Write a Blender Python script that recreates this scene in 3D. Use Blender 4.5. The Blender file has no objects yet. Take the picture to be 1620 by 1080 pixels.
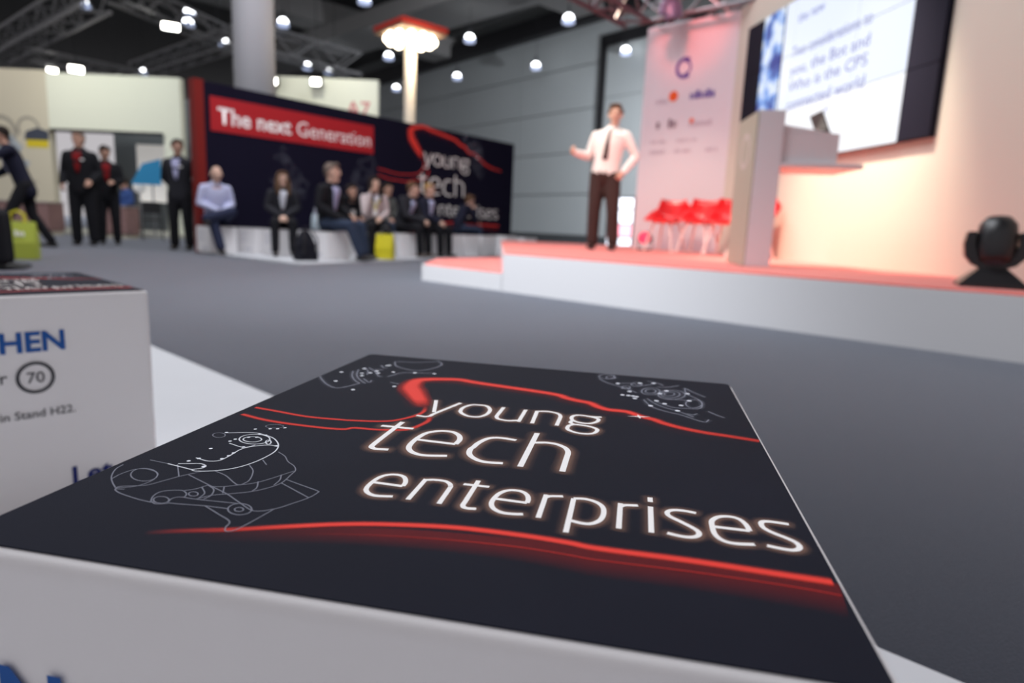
import bpy, bmesh, math, random
from mathutils import Vector, Matrix, noise
random.seed(7)
S = bpy.context.scene
COL = S.collection
R = math.radians

# ------------------------------------------------------------------ camera
CAM_H, FPX, PITCH, ROLL = 0.60, 1015.5, 0.1739, -0.0426
cd = bpy.data.cameras.new('camera')
cam = bpy.data.objects.new('camera', cd); COL.objects.link(cam)
cd.sensor_width = 36.0; cd.lens = FPX / 1620 * 36.0
cd.clip_start = 0.02; cd.clip_end = 300
cam.matrix_world = Matrix.Translation((0, 0, CAM_H)) @ Matrix.Rotation(math.pi / 2 - PITCH, 4, 'X') @ Matrix.Rotation(-ROLL, 4, 'Z')
cd.dof.use_dof = True; cd.dof.focus_distance = 0.455; cd.dof.aperture_fstop = 5.0
S.camera = cam

# ------------------------------------------------------------------ world, lights, exposure
S.view_settings.view_transform = 'Standard'; S.view_settings.look = 'None'
S.view_settings.exposure = 0.0; S.view_settings.gamma = 1.0
try: S.view_settings.use_curve_mapping = False
except Exception: pass
wd = bpy.data.worlds.new('hall_air'); S.world = wd; wd.use_nodes = True
wd.node_tree.nodes['Background'].inputs[0].default_value = (0.98, 0.94, 0.98, 1)
wd.node_tree.nodes['Background'].inputs[1].default_value = 0.52

def area(name, loc, target, size, power, col=(1, 1, 1)):
    l = bpy.data.lights.new(name, 'AREA'); l.shape = 'SQUARE'; l.size = size; l.energy = power; l.color = col
    o = bpy.data.objects.new(name, l); COL.objects.link(o); o.location = loc
    o.rotation_euler = (Vector(target) - Vector(loc)).to_track_quat('-Z', 'Y').to_euler()
    return o
def spot(name, loc, target, angle, power, col=(1, 1, 1), blend=0.6, rad=0.12):
    l = bpy.data.lights.new(name, 'SPOT'); l.spot_size = R(angle); l.spot_blend = blend; l.energy = power; l.color = col; l.shadow_soft_size = rad
    o = bpy.data.objects.new(name, l); COL.objects.link(o); o.location = loc
    o.rotation_euler = (Vector(target) - Vector(loc)).to_track_quat('-Z', 'Y').to_euler()
    return o
COOL = (0.93, 0.95, 1.0); WARM = (1.0, 0.80, 0.62)
area('hall_light_near', (-2.0, 4.4, 7.6), (-1.6, 4.0, 0), 5.0, 560, COOL)
area('hall_light_mid', (-3.0, 10.0, 8.5), (-3.0, 10.0, 0), 6.0, 560, COOL)
area('hall_light_left', (-12.0, 9.0, 8.5), (-10.0, 12.0, 0), 6.0, 300, COOL)
area('hall_light_far', (-2.0, 19.0, 9.4), (1.0, 30.0, 1.0), 5.0, 500, COOL)
spot('hall_wall_fill', (6.2, 18.0, 4.4), (1.0, 31.5, 1.6), 90, 7000, COOL, 0.9)  # added lamp, hidden behind the stage wall, brightens the lower hall wall
# stage lanterns hanging from the trusses, out of the frame
spot('stage_wash_wall', (1.9, 5.9, 4.6), (3.30, 6.7, 0.55), 50, 2500, (1.0, 0.86, 0.68), 1.0)
spot('stage_wash_banner', (-0.6, 6.2, 4.6), (2.4, 9.4, 0.8), 34, 260, WARM, 0.9)
spot('stage_back_light', (1.0, 10.6, 4.6), (0.9, 7.8, 0.37), 74, 420, WARM, 0.8)
spot('stage_key_speaker', (-1.2, 6.0, 4.6), (1.12, 8.6, 1.7), 34, 420, WARM, 0.8)
spot('stage_front_fill', (-2.6, 3.4, 5.4), (-0.3, 5.9, 0.1), 58, 1500, COOL, 0.9)

# ------------------------------------------------------------------ materials
MATS = {}
def mat(name, col, rough=0.6, spec=0.35, metal=0.0, sheen=0.0, bump=0.0, bscale=400.0, var=0.0, vscale=6.0, emit=None, estr=0.0, sheen_rough=0.4, sheen_tint=(1, 1, 1)):
    if name in MATS: return MATS[name]
    m = bpy.data.materials.new(name); m.use_nodes = True; nt = m.node_tree; b = nt.nodes['Principled BSDF']
    b.inputs['Base Color'].default_value = (*col, 1); b.inputs['Roughness'].default_value = rough
    b.inputs['Specular IOR Level'].default_value = spec; b.inputs['Metallic'].default_value = metal
    if sheen:
        b.inputs['Sheen Tint'].default_value = (*sheen_tint, 1)
        b.inputs['Sheen Weight'].default_value = sheen; b.inputs['Sheen Roughness'].default_value = sheen_rough
    tc = None
    if var or bump:
        tc = nt.nodes.new('ShaderNodeTexCoord')
    if var:
        n = nt.nodes.new('ShaderNodeTexNoise'); n.inputs['Scale'].default_value = vscale; n.inputs['Detail'].default_value = 4
        nt.links.new(tc.outputs['Object'], n.inputs['Vector'])
        mx = nt.nodes.new('ShaderNodeMix'); mx.data_type = 'RGBA'
        mx.inputs[6].default_value = (*[c * (1 - var) for c in col], 1); mx.inputs[7].default_value = (*[min(1, c * (1 + var)) for c in col], 1)
        nt.links.new(n.outputs['Fac'], mx.inputs[0]); nt.links.new(mx.outputs[2], b.inputs['Base Color'])
    if bump:
        n = nt.nodes.new('ShaderNodeTexNoise'); n.inputs['Scale'].default_value = bscale; n.inputs['Detail'].default_value = 2
        nt.links.new(tc.outputs['Object'], n.inputs['Vector'])
        bp = nt.nodes.new('ShaderNodeBump'); bp.inputs['Strength'].default_value = bump; bp.inputs['Distance'].default_value = 0.002
        nt.links.new(n.outputs['Fac'], bp.inputs['Height']); nt.links.new(bp.outputs['Normal'], b.inputs['Normal'])
    if emit:
        b.inputs['Emission Color'].default_value = (*emit, 1); b.inputs['Emission Strength'].default_value = estr
    MATS[name] = m; return m
def ink(name, col, rough=0.8):
    """printed ink: opacity comes from the mesh attribute 'ink' (how densely the print covers the cloth)"""
    if name in MATS: return MATS[name]
    m = bpy.data.materials.new(name); m.use_nodes = True; nt = m.node_tree; b = nt.nodes['Principled BSDF']
    b.inputs['Base Color'].default_value = (*col, 1); b.inputs['Roughness'].default_value = rough; b.inputs['Specular IOR Level'].default_value = 0.2
    at = nt.nodes.new('ShaderNodeAttribute'); at.attribute_name = 'ink'
    tr = nt.nodes.new('ShaderNodeBsdfTransparent'); mx = nt.nodes.new('ShaderNodeMixShader')
    nt.links.new(at.outputs['Fac'], mx.inputs[0]); nt.links.new(tr.outputs[0], mx.inputs[1]); nt.links.new(b.outputs[0], mx.inputs[2])
    nt.links.new(mx.outputs[0], nt.nodes['Material Output'].inputs[0])
    MATS[name] = m; return m

M_WHITE = mat('white_cloth', (0.85, 0.83, 0.84), 0.75, 0.25, bump=0.15, bscale=900)
M_NAVY = mat('navy_cloth', (0.0080, 0.0092, 0.0185), 0.85, 0.15, bump=0.25, bscale=1500, var=0.25, vscale=9)
M_LETTER = mat('white_print', (0.95, 0.93, 0.92), 0.8, 0.2)
M_BLUE = mat('blue_print', (0.02, 0.10, 0.36), 0.7, 0.2)
M_DNAVY = mat('navy_print', (0.02, 0.03, 0.16), 0.7, 0.2)
M_GREYP = mat('grey_print', (0.07, 0.07, 0.08), 0.7, 0.2)
M_LGREY = mat('pale_print', (0.45, 0.46, 0.55), 0.7, 0.2)
M_CARPET = mat('grey_carpet', (0.028, 0.031, 0.043), 0.85, 0.25, sheen=1.0, sheen_rough=0.3, sheen_tint=(0.80, 0.87, 1.0), bump=0.5, bscale=260, var=0.12, vscale=2.0)
M_PLAT = mat('white_floor_board', (0.55, 0.56, 0.59), 0.45, 0.4, var=0.03)
M_BLACK = mat('black_plastic', (0.012, 0.012, 0.014), 0.35, 0.5)
M_DMETAL = mat('dark_metal', (0.035, 0.035, 0.04), 0.5, 0.5, 0.6)
M_GMETAL = mat('grey_metal', (0.30, 0.31, 0.33), 0.45, 0.5, 0.7)
M_STAGEW = mat('white_fascia_board', (0.80, 0.81, 0.83), 0.4, 0.4)
M_REDC = mat('red_stage_carpet', (0.80, 0.16, 0.13), 0.9, 0.2, sheen=0.5, bump=0.4, bscale=200)
M_WALLS = mat('cream_stage_wall', (0.56, 0.50, 0.43), 0.7, 0.3)
M_BANNER = mat('pale_rose_banner', (0.64, 0.57, 0.61), 0.75, 0.25)
M_CHAIR = mat('red_chair_shell', (0.75, 0.015, 0.02), 0.35, 0.5)
M_LEG = mat('white_chair_leg', (0.85, 0.70, 0.66), 0.35, 0.5)
M_LECT = mat('white_lectern_board', (0.62, 0.60, 0.63), 0.45, 0.35)
M_TAN = mat('beige_lectern_front', (0.36, 0.33, 0.26), 0.5, 0.4)
M_DARKW = mat('black_partition_cloth', (0.0080, 0.0068, 0.0190), 0.9, 0.1, var=0.2, vscale=0.6)
M_REDP = mat('red_partition', (0.19, 0.009, 0.006), 0.6, 0.3)
M_REDBAND = mat('red_band', (0.42, 0.014, 0.02), 0.6, 0.3)
M_HWALL = mat('grey_hall_panel', (0.32, 0.35, 0.36), 0.5, 0.4, var=0.06, vscale=0.3)
M_CEIL = mat('dark_ceiling', (0.085, 0.088, 0.09), 0.9, 0.1)
M_BEAM = mat('ceiling_concrete', (0.26, 0.26, 0.26), 0.9, 0.1)
M_COLUMN = mat('white_column', (0.46, 0.46, 0.49), 0.6, 0.3)
M_CREAM = mat('cream_booth_wall', (0.64, 0.59, 0.47), 0.7, 0.2)
M_CREAM2 = mat('pale_green_booth_wall', (0.80, 0.82, 0.70), 0.7, 0.2)
M_LAMPGLOW = mat('lamp_glow', (1, 1, 1), 0.5, 0.2, emit=(0.95, 0.97, 1.0), estr=9.0)
M_LAMPRIM = mat('lamp_lower_shade', (0.6, 0.65, 0.8), 0.4, 0.4, emit=(0.55, 0.65, 0.95), estr=0.7)
M_WARMGLOW = mat('warm_bulb', (1, 1, 1), 0.5, 0.2, emit=(1.0, 0.86, 0.62), estr=11.0)
M_FLOOD = mat('flood_glow', (1, 1, 1), 0.5, 0.2, emit=(1.0, 0.98, 0.90), estr=14.0)
M_SKIN = mat('skin', (0.52, 0.30, 0.22), 0.55, 0.35)
M_SKIN2 = mat('skin_light', (0.62, 0.40, 0.31), 0.55, 0.35)
M_EYE = mat('eye_dark', (0.02, 0.02, 0.02), 0.3, 0.5)
M_LIP = mat('lips', (0.40, 0.14, 0.12), 0.5, 0.4)

# ------------------------------------------------------------------ mesh helpers
def link(name, me, parent=None, m=None):
    o = bpy.data.objects.new(name, me); COL.objects.link(o)
    if m is not None and not me.materials: me.materials.append(m)
    if parent is not None: o.parent = parent
    return o
def tag(o, label=None, cat=None, group=None, kind=None):
    if label: o['label'] = label
    if cat: o['category'] = cat
    if group: o['group'] = group
    if kind: o['kind'] = kind
    return o
def thing(name, label, cat, loc=(0, 0, 0), rz=0.0, group=None):
    o = bpy.data.objects.new(name, None); COL.objects.link(o); o.empty_display_size = 0.1
    o.location = loc; o.rotation_euler = (0, 0, rz)
    return tag(o, label, cat, group)
def copy_tree(o, parent=None):
    c = o.copy(); COL.objects.link(c)
    if parent is not None: c.parent = parent
    for ch in list(o.children): copy_tree(ch, c)
    return c

class MB:
    """collects vertices and faces of one mesh"""
    def __init__(s): s.v = []; s.f = []; s.a = None
    def add(s, vs, fs):
        k = len(s.v); s.v += [tuple(p) for p in vs]; s.f += [tuple(i + k for i in f) for f in fs]; return s
    def box(s, x0, x1, y0, y1, z0, z1, M=None):
        vs = [Vector((x, y, z)) for z in (z0, z1) for y in (y0, y1) for x in (x0, x1)]
        if M is not None: vs = [M @ p for p in vs]
        return s.add(vs, [(0, 2, 3, 1), (4, 5, 7, 6), (0, 1, 5, 4), (2, 6, 7, 3), (0, 4, 6, 2), (1, 3, 7, 5)])
    def prism(s, poly, z0, z1):
        n = len(poly); vs = [(x, y, z0) for x, y in poly] + [(x, y, z1) for x, y in poly]
        fs = [tuple(range(n - 1, -1, -1)), tuple(range(n, 2 * n))] + [(i, (i + 1) % n, n + (i + 1) % n, n + i) for i in range(n)]
        return s.add(vs, fs)
    def extrude(s, poly, M, d):
        """outline poly in the local x,y plane of M, thickness d along its z"""
        n = len(poly); vs = [M @ Vector((x, y, 0)) for x, y in poly] + [M @ Vector((x, y, d)) for x, y in poly]
        fs = [tuple(range(n - 1, -1, -1)), tuple(range(n, 2 * n))] + [(i, (i + 1) % n, n + (i + 1) % n, n + i) for i in range(n)]
        return s.add(vs, fs)
    def tube(s, pts, rad, n=8, caps=True, fwd=None, flat=False):
        """loft along pts; rad: scalar, list of scalars or list of (side, front) radii; domed ends"""
        pts = [Vector(p) for p in pts]; m = len(pts)
        if not isinstance(rad, (list, tuple)): rad = [rad] * m
        rad = [(r, r) if not isinstance(r, (list, tuple)) else r for r in rad]
        if caps and not flat:
            d0 = (pts[0] - pts[1]).normalized(); d1 = (pts[-1] - pts[-2]).normalized()
            a, b = rad[0], rad[-1]; e = min(a); g = min(b)
            pts = [pts[0] + d0 * e * 0.95, pts[0] + d0 * e * 0.65] + pts + [pts[-1] + d1 * g * 0.65, pts[-1] + d1 * g * 0.95]
            rad = [(a[0] * 0.32, a[1] * 0.32), (a[0] * 0.76, a[1] * 0.76)] + list(rad) + [(b[0] * 0.76, b[1] * 0.76), (b[0] * 0.32, b[1] * 0.32)]
        vs = []; m = len(pts); ref = Vector(fwd) if fwd is not None else None
        for i, p in enumerate(pts):
            t = (pts[min(i + 1, m - 1)] - pts[max(i - 1, 0)])
            if t.length < 1e-9: t = Vector((0, 0, 1))
            t.normalize()
            if ref is None:
                ref = Vector((0, 1, 0)) if abs(t.y) < 0.8 else Vector((1, 0, 0))
            fr = ref - t * ref.dot(t)
            if fr.length < 1e-4: fr = t.orthogonal()
            fr.normalize(); sd = fr.cross(t)
            if fwd is None: ref = fr
            for k in range(n):
                a = 2 * math.pi * k / n
                vs.append(p + sd * math.cos(a) * rad[i][0] + fr * math.sin(a) * rad[i][1])
        fs = []
        for i in range(m - 1):
            for k in range(n):
                fs.append((i * n + k, i * n + (k + 1) % n, (i + 1) * n + (k + 1) % n, (i + 1) * n + k))
        if caps: fs += [tuple(range(n - 1, -1, -1)), tuple(range((m - 1) * n, m * n))]
        return s.add(vs, fs)
    def ball(s, c, r, M=None, nu=12, nv=8):
        c = Vector(c); r = r if isinstance(r, (list, tuple)) else (r, r, r); vs = []
        for j in range(1, nv):
            t = math.pi * j / nv
            for k in range(nu):
                a = 2 * math.pi * k / nu
                p = Vector((r[0] * math.sin(t) * math.cos(a), r[1] * math.sin(t) * math.sin(a), r[2] * math.cos(t)))
                vs.append(c + (M @ p if M is not None else p))
        top = Vector((0, 0, r[2])); q = (M @ top) if M is not None else top
        vs += [c + q, c - q]; fs = []
        for j in range(nv - 2):
            for k in range(nu): fs.append((j * nu + k, (j + 1) * nu + k, (j + 1) * nu + (k + 1) % nu, j * nu + (k + 1) % nu))
        T = len(vs) - 2
        for k in range(nu):
            fs.append((T, k, (k + 1) % nu)); fs.append((T + 1, (nv - 2) * nu + (k + 1) % nu, (nv - 2) * nu + k))
        return s.add(vs, fs)
    def lathe(s, prof, n=24, c=(0, 0, 0)):
        vs = [(c[0] + r * math.cos(2 * math.pi * k / n), c[1] + r * math.sin(2 * math.pi * k / n), c[2] + z) for r, z in prof for k in range(n)]
        fs = [(i * n + k, i * n + (k + 1) % n, (i + 1) * n + (k + 1) % n, (i + 1) * n + k) for i in range(len(prof) - 1) for k in range(n)]
        if prof[0][0] > 1e-6: fs.append(tuple(range(n - 1, -1, -1)))
        if prof[-1][0] > 1e-6: fs.append(tuple(range((len(prof) - 1) * n, len(prof) * n)))
        return s.add(vs, fs)
    def mesh(s, name, smooth=False):
        me = bpy.data.meshes.new(name); me.from_pydata(s.v, [], s.f); me.update()
        if smooth: me.shade_smooth()
        if s.a is not None:
            at = me.attributes.new('ink', 'FLOAT', 'POINT'); at.data.foreach_set('value', s.a)
        return me
    def build(s, name, m, parent=None, smooth=False, bevel=0.0):
        me = s.mesh(name, smooth)
        if bevel:
            bm = bmesh.new(); bm.from_mesh(me); bmesh.ops.recalc_face_normals(bm, faces=bm.faces)
            bmesh.ops.bevel(bm, geom=[e for e in bm.edges if e.calc_face_angle(0) > 0.6], offset=bevel, segments=2, affect='EDGES', clamp_overlap=True)
            bm.to_mesh(me); bm.free()
        return link(name, me, parent, m)

def fused(name, mb, m, parent, vox=0.014, smooth=3):
    """overlapping closed shapes grown together into one continuous surface"""
    me = mb.mesh(name)
    bm = bmesh.new(); bm.from_mesh(me); bmesh.ops.recalc_face_normals(bm, faces=bm.faces); bm.to_mesh(me); bm.free()
    o = bpy.data.objects.new(name, me); COL.objects.link(o)
    r = o.modifiers.new('r', 'REMESH'); r.mode = 'VOXEL'; r.voxel_size = vox
    if smooth:
        sm = o.modifiers.new('s', 'SMOOTH'); sm.factor = 0.5; sm.iterations = smooth
    dg = bpy.context.evaluated_depsgraph_get()
    nm = bpy.data.meshes.new_from_object(o.evaluated_get(dg))
    bpy.data.objects.remove(o); bpy.data.meshes.remove(me)
    nm.name = name; nm.shade_smooth(); nm.materials.clear()
    return link(name, nm, parent, m)

def smooth_path(pts, n=6, closed=False):
    """Catmull-Rom through 2D/3D points"""
    P = [Vector(p) for p in pts]
    if len(P) < 3: return P
    closed = closed or (P[0] - P[-1]).length < 1e-6
    if closed and (P[0] - P[-1]).length < 1e-6: P = P[:-1]
    N = len(P); out = []
    rng = N if closed else N - 1
    for i in range(rng):
        p1, p2 = P[i % N], P[(i + 1) % N]
        p0 = P[(i - 1) % N] if (closed or i > 0) else p1 * 2 - p2
        p3 = P[(i + 2) % N] if (closed or i + 2 < N) else p2 * 2 - p1
        for k in range(n):
            t = k / n
            out.append(0.5 * ((2 * p1) + (p2 - p0) * t + (2 * p0 - 5 * p1 + 4 * p2 - p3) * t * t + (3 * p1 - p0 - 3 * p2 + p3) * t ** 3))
    out.append(P[0].copy() if closed else P[-1])
    return out

def ribbon(mb, pts, width, M, z, prof=None, n=6, fade=None, clip=None, ext=0.0):
    """flat printed band along a 2D path on the plane M (local x,y), raised by z.
    width: full width or function of 0..1; prof: opacity profile across; fade: opacity along"""
    P = smooth_path([(p[0], p[1], 0) for p in pts], n)
    if clip:
        P = [p for p in P if clip[0] <= p.x <= clip[1] and clip[2] <= p.y <= clip[3]]
    if len(P) < 2: return
    if ext and (P[0] - P[-1]).length > 1e-6:      # let the soft edge run out past both ends
        P = [P[0] + (P[0] - P[1]).normalized() * ext * f for f in (1, 0.5)] + P + [P[-1] + (P[-1] - P[-2]).normalized() * ext * f for f in (0.5, 1)]
    else: ext = 0
    prof = prof or [1, 1]; c = len(prof); m = len(P); vs = []; al = []
    L = [0.0]
    for i in range(1, m): L.append(L[-1] + (P[i] - P[i - 1]).length)
    for i, p in enumerate(P):
        t = (P[min(i + 1, m - 1)] - P[max(i - 1, 0)]); t.normalize(); nn = Vector((-t.y, t.x, 0))
        s = L[i] / max(L[-1], 1e-9); w = width(s) if callable(width) else width
        for k in range(c):
            q = p + nn * w * (k / (c - 1) - 0.5)
            if clip: q.x = min(max(q.x, clip[0]), clip[1]); q.y = min(max(q.y, clip[2]), clip[3])
            vs.append(M @ Vector((q.x, q.y, z))); al.append(prof[k] * (fade(s) if fade else 1.0) * (min(1, L[i] / (1.6 * ext), (L[-1] - L[i]) / (1.6 * ext)) if ext else 1.0))
    fs = [(i * c + k, (i + 1) * c + k, (i + 1) * c + k + 1, i * c + k + 1) for i in range(m - 1) for k in range(c - 1)]
    k0 = len(mb.v); mb.add(vs, fs)
    mb.a = (mb.a or [1.0] * k0) + al
def dots(mb, pts, r, M, z, n=8):
    for p in pts:
        k0 = len(mb.v)
        mb.add([M @ Vector((p[0] + r * math.cos(2 * math.pi * k / n), p[1] + r * math.sin(2 * math.pi * k / n), z)) for k in range(n)], [tuple(range(n))])
        mb.a = (mb.a or [1.0] * k0) + [1.0] * n
def text_mesh(txt, size, bold=0.0, align='LEFT', space=1.0):
    cu = bpy.data.curves.new('t', 'FONT'); cu.body = txt; cu.size = size; cu.align_x = align; cu.offset = bold * size; cu.space_character = space
    cu.resolution_u = 3
    o = bpy.data.objects.new('t', cu); COL.objects.link(o)
    dg = bpy.context.evaluated_depsgraph_get(); me = bpy.data.meshes.new_from_object(o.evaluated_get(dg))
    bpy.data.objects.remove(o); bpy.data.curves.remove(cu); return me
def print_text(name, txt, size, M, m, parent, bold=0.0, align='LEFT', z=0.0006, space=1.0, sx=1.0):
    me = text_mesh(txt, size, bold, align, space); me.materials.clear()
    me.transform(M @ Matrix.Translation((0, 0, z)) @ Matrix.Diagonal((sx, 1, 1, 1)))
    return link(name, me, parent, m)
def plane_M(o, right, up):
    """matrix of a plane: local x = right, y = up, z = outward normal"""
    r = Vector(right).normalized(); u = Vector(up); u = (u - r * u.dot(r)).normalized(); n = r.cross(u)
    return Matrix(((r.x, u.x, n.x, o[0]), (r.y, u.y, n.y, o[1]), (r.z, u.z, n.z, o[2]), (0, 0, 0, 1)))
def pseudo_print(mb, x0, x1, y, h, M, z, seed=1, dens=0.72):
    """a line of small unreadable lettering: short strokes of varying width"""
    rr = random.Random(seed); x = x0
    while x < x1:
        w = h * rr.uniform(0.25, 0.75)
        hh = h * (1.0 if rr.random() < 0.8 else 1.35)
        if rr.random() < dens:
            k0 = len(mb.v)
            mb.add([M @ Vector(p) for p in ((x, y, z), (min(x + w, x1), y, z), (min(x + w, x1), y + hh, z), (x, y + hh, z))], [(0, 1, 2, 3)])
            if mb.a is not None: mb.a += [1.0] * 4
        x += w + h * 0.18
# ---- traced print artwork, metres on the stool top
TXT_young=[[(.1452,.3219),(.1556,.2843)],[(.1693,.3205),(.1575,.2805),(.1563,.273),(.1525,.2694),(.1446,.2703)],[(.1852,.3196),(.1928,.3196),(.1978,.3136),(.2005,.3051),(.2005,.2936),(.1972,.2853),(.1927,.2826),(.1863,.283),(.1798,.2885),(.1762,.2952),(.1755,.3055),(.1778,.3137),(.1809,.318),(.1852,.3196)],[(.2098,.32),(.2099,.3013),(.2099,.2929),(.2107,.2875),(.2127,.2841),(.2159,.2823),(.2225,.2814),(.2296,.2847)],[(.2304,.319),(.231,.2814)],[(.2409,.3187),(.2427,.2807)],[(.2411,.3174),(.2489,.3202),(.2557,.3191),(.2605,.3157),(.2628,.3104),(.2633,.3041),(.2633,.2814)],[(.2791,.3183),(.2857,.3178),(.2931,.3147),(.2962,.3106),(.2947,.3026),(.2903,.2969),(.2849,.2954),(.2777,.2978),(.2735,.3039),(.273,.3114),(.275,.3161),(.2791,.3183)],[(.2857,.3178),(.2922,.3174),(.2982,.319)],[(.2746,.3005),(.2735,.2939),(.2768,.2895)],[(.2769,.289),(.2834,.2894),(.2904,.2878),(.2958,.2838),(.2972,.2786),(.2951,.2711),(.2901,.2673),(.2829,.267),(.2765,.2704),(.2729,.2759),(.2733,.2842),(.2769,.289)]]
TXT_tech=[[(.1406,.2489),(.1403,.2031),(.1405,.1896),(.1409,.186),(.1424,.1837),(.1447,.1826),(.1479,.1824),(.1549,.1836)],[(.1282,.2341),(.1549,.2348)],[(.1666,.211),(.1971,.21)],[(.1971,.21),(.1971,.2212),(.1937,.2304),(.1872,.2367),(.1803,.2372),(.1738,.2343),(.1685,.2281),(.1661,.2179),(.1654,.2037),(.1669,.1928),(.1708,.1858),(.1767,.1816),(.1843,.1806),(.1985,.1844)],[(.2386,.2333),(.2294,.2349),(.2223,.2343),(.2167,.2298),(.2128,.219),(.2114,.2078),(.2105,.2033),(.2119,.1944),(.2158,.1877),(.2227,.1822),(.2297,.181),(.2393,.1824)],[(.2512,.2561),(.2519,.1798)],[(.2532,.2325),(.2617,.2353),(.2694,.2343),(.2763,.2289),(.2795,.2224),(.2805,.2163),(.2806,.2083),(.2809,.1797)]]
TXT_enterprises=[[(.1684,.1254),(.1884,.1248)],[(.1884,.1248),(.1878,.1312),(.1845,.1382),(.1796,.1411),(.1747,.1404),(.1709,.1372),(.1686,.1307),(.1681,.1203),(.1694,.1132),(.1733,.1086),(.1789,.1068),(.1884,.1087)],[(.1983,.1401),(.1984,.1072)],[(.1988,.1386),(.2045,.1404),(.2107,.1403),(.2148,.1373),(.2165,.1339),(.217,.1303),(.2176,.1069)],[(.231,.1476),(.2314,.1173),(.2314,.11),(.2319,.1079),(.2333,.1063),(.2357,.1058),(.2402,.1065)],[(.2234,.1392),(.24,.1397)],[(.2481,.1236),(.267,.1231)],[(.267,.1231),(.2667,.129),(.2649,.1344),(.2609,.1386),(.2549,.139),(.2506,.136),(.2477,.1297),(.2466,.1209),(.2474,.1143),(.2504,.1091),(.2556,.106),(.2616,.106),(.2676,.1073)],[(.2762,.1385),(.2766,.1054)],[(.2771,.1348),(.2789,.1369),(.2865,.139)],[(.2932,.1378),(.2938,.0921)],[(.2932,.1378),(.3002,.139),(.3071,.1362),(.3113,.13),(.3122,.1206),(.3106,.1121),(.3064,.1065),(.3013,.1055),(.2949,.1071)],[(.3212,.1391),(.3215,.1049)],[(.3218,.1349),(.3243,.1372),(.3316,.1389)],[(.3389,.1395),(.3391,.1051)],[(.3387,.1532),(.3389,.1464)],[(.3651,.1382),(.3588,.1393),(.3528,.1387),(.3493,.1362),(.3484,.1326),(.35,.1289),(.3551,.1242),(.3608,.1187),(.3642,.1143),(.3646,.1102),(.3623,.1068),(.3582,.1053),(.3537,.1055),(.3476,.1071)],[(.374,.1227),(.3928,.1229)],[(.3928,.1229),(.392,.1303),(.3896,.1363),(.3857,.1388),(.3803,.1382),(.3762,.1352),(.3732,.1297),(.3727,.1212),(.3731,.1139),(.3752,.1084),(.3788,.1055),(.384,.105),(.393,.1068)],[(.4164,.1383),(.4111,.1387),(.4055,.1388),(.402,.1375),(.4006,.1339),(.4015,.1287),(.4056,.124),(.4111,.1199),(.4151,.116),(.4163,.1114),(.4148,.1077),(.4112,.1057),(.4058,.106),(.3992,.1074)]]
SW_upper=[(.1422,.2944),(.1313,.3165),(.117,.3413),(.1057,.3628),(.1027,.3877),(.111,.3976),(.1267,.4046),(.1437,.4082),(.1669,.4014),(.2432,.3853),(.2609,.3737),(.2735,.3673),(.284,.3634),(.2925,.353),(.302,.3463),(.3124,.3459),(.3207,.3444),(.3313,.3346),(.3435,.3277),(.3513,.3196),(.3656,.3106),(.3841,.3037),(.4023,.3003),(.4308,.294)]
SW_left_a=[(-.0057,.2492),(.0287,.2432),(.0616,.2373),(.0914,.2385),(.1018,.24),(.1182,.2434),(.1302,.2488),(.1376,.2575),(.1419,.2652),(.1448,.2713),(.1464,.2837),(.1424,.3016)]
SW_left_b=[(-.0072,.2322),(.0344,.2184),(.0742,.2146),(.1026,.2159),(.1102,.2222),(.1269,.2236),(.1392,.2267),(.1509,.2319),(.1564,.245),(.1589,.2601),(.1541,.2785)]
SW_lower=[(.0859,.0308),(.1014,.0375),(.1252,.046),(.1483,.0562),(.1758,.0674),(.2023,.0749),(.2364,.0811),(.2714,.0823),(.2968,.0811),(.312,.0792),(.3577,.0797),(.4005,.0782),(.4275,.077),(.4325,.0739)]
SW_lower2=[(.1086,.0353),(.1285,.0412),(.1526,.049),(.1808,.0572),(.2071,.0628),(.2403,.0674),(.2738,.0695),(.2983,.0685),(.3129,.0675),(.357,.0689),(.3986,.0683),(.4246,.0662),(.4311,.0638)]
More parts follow.
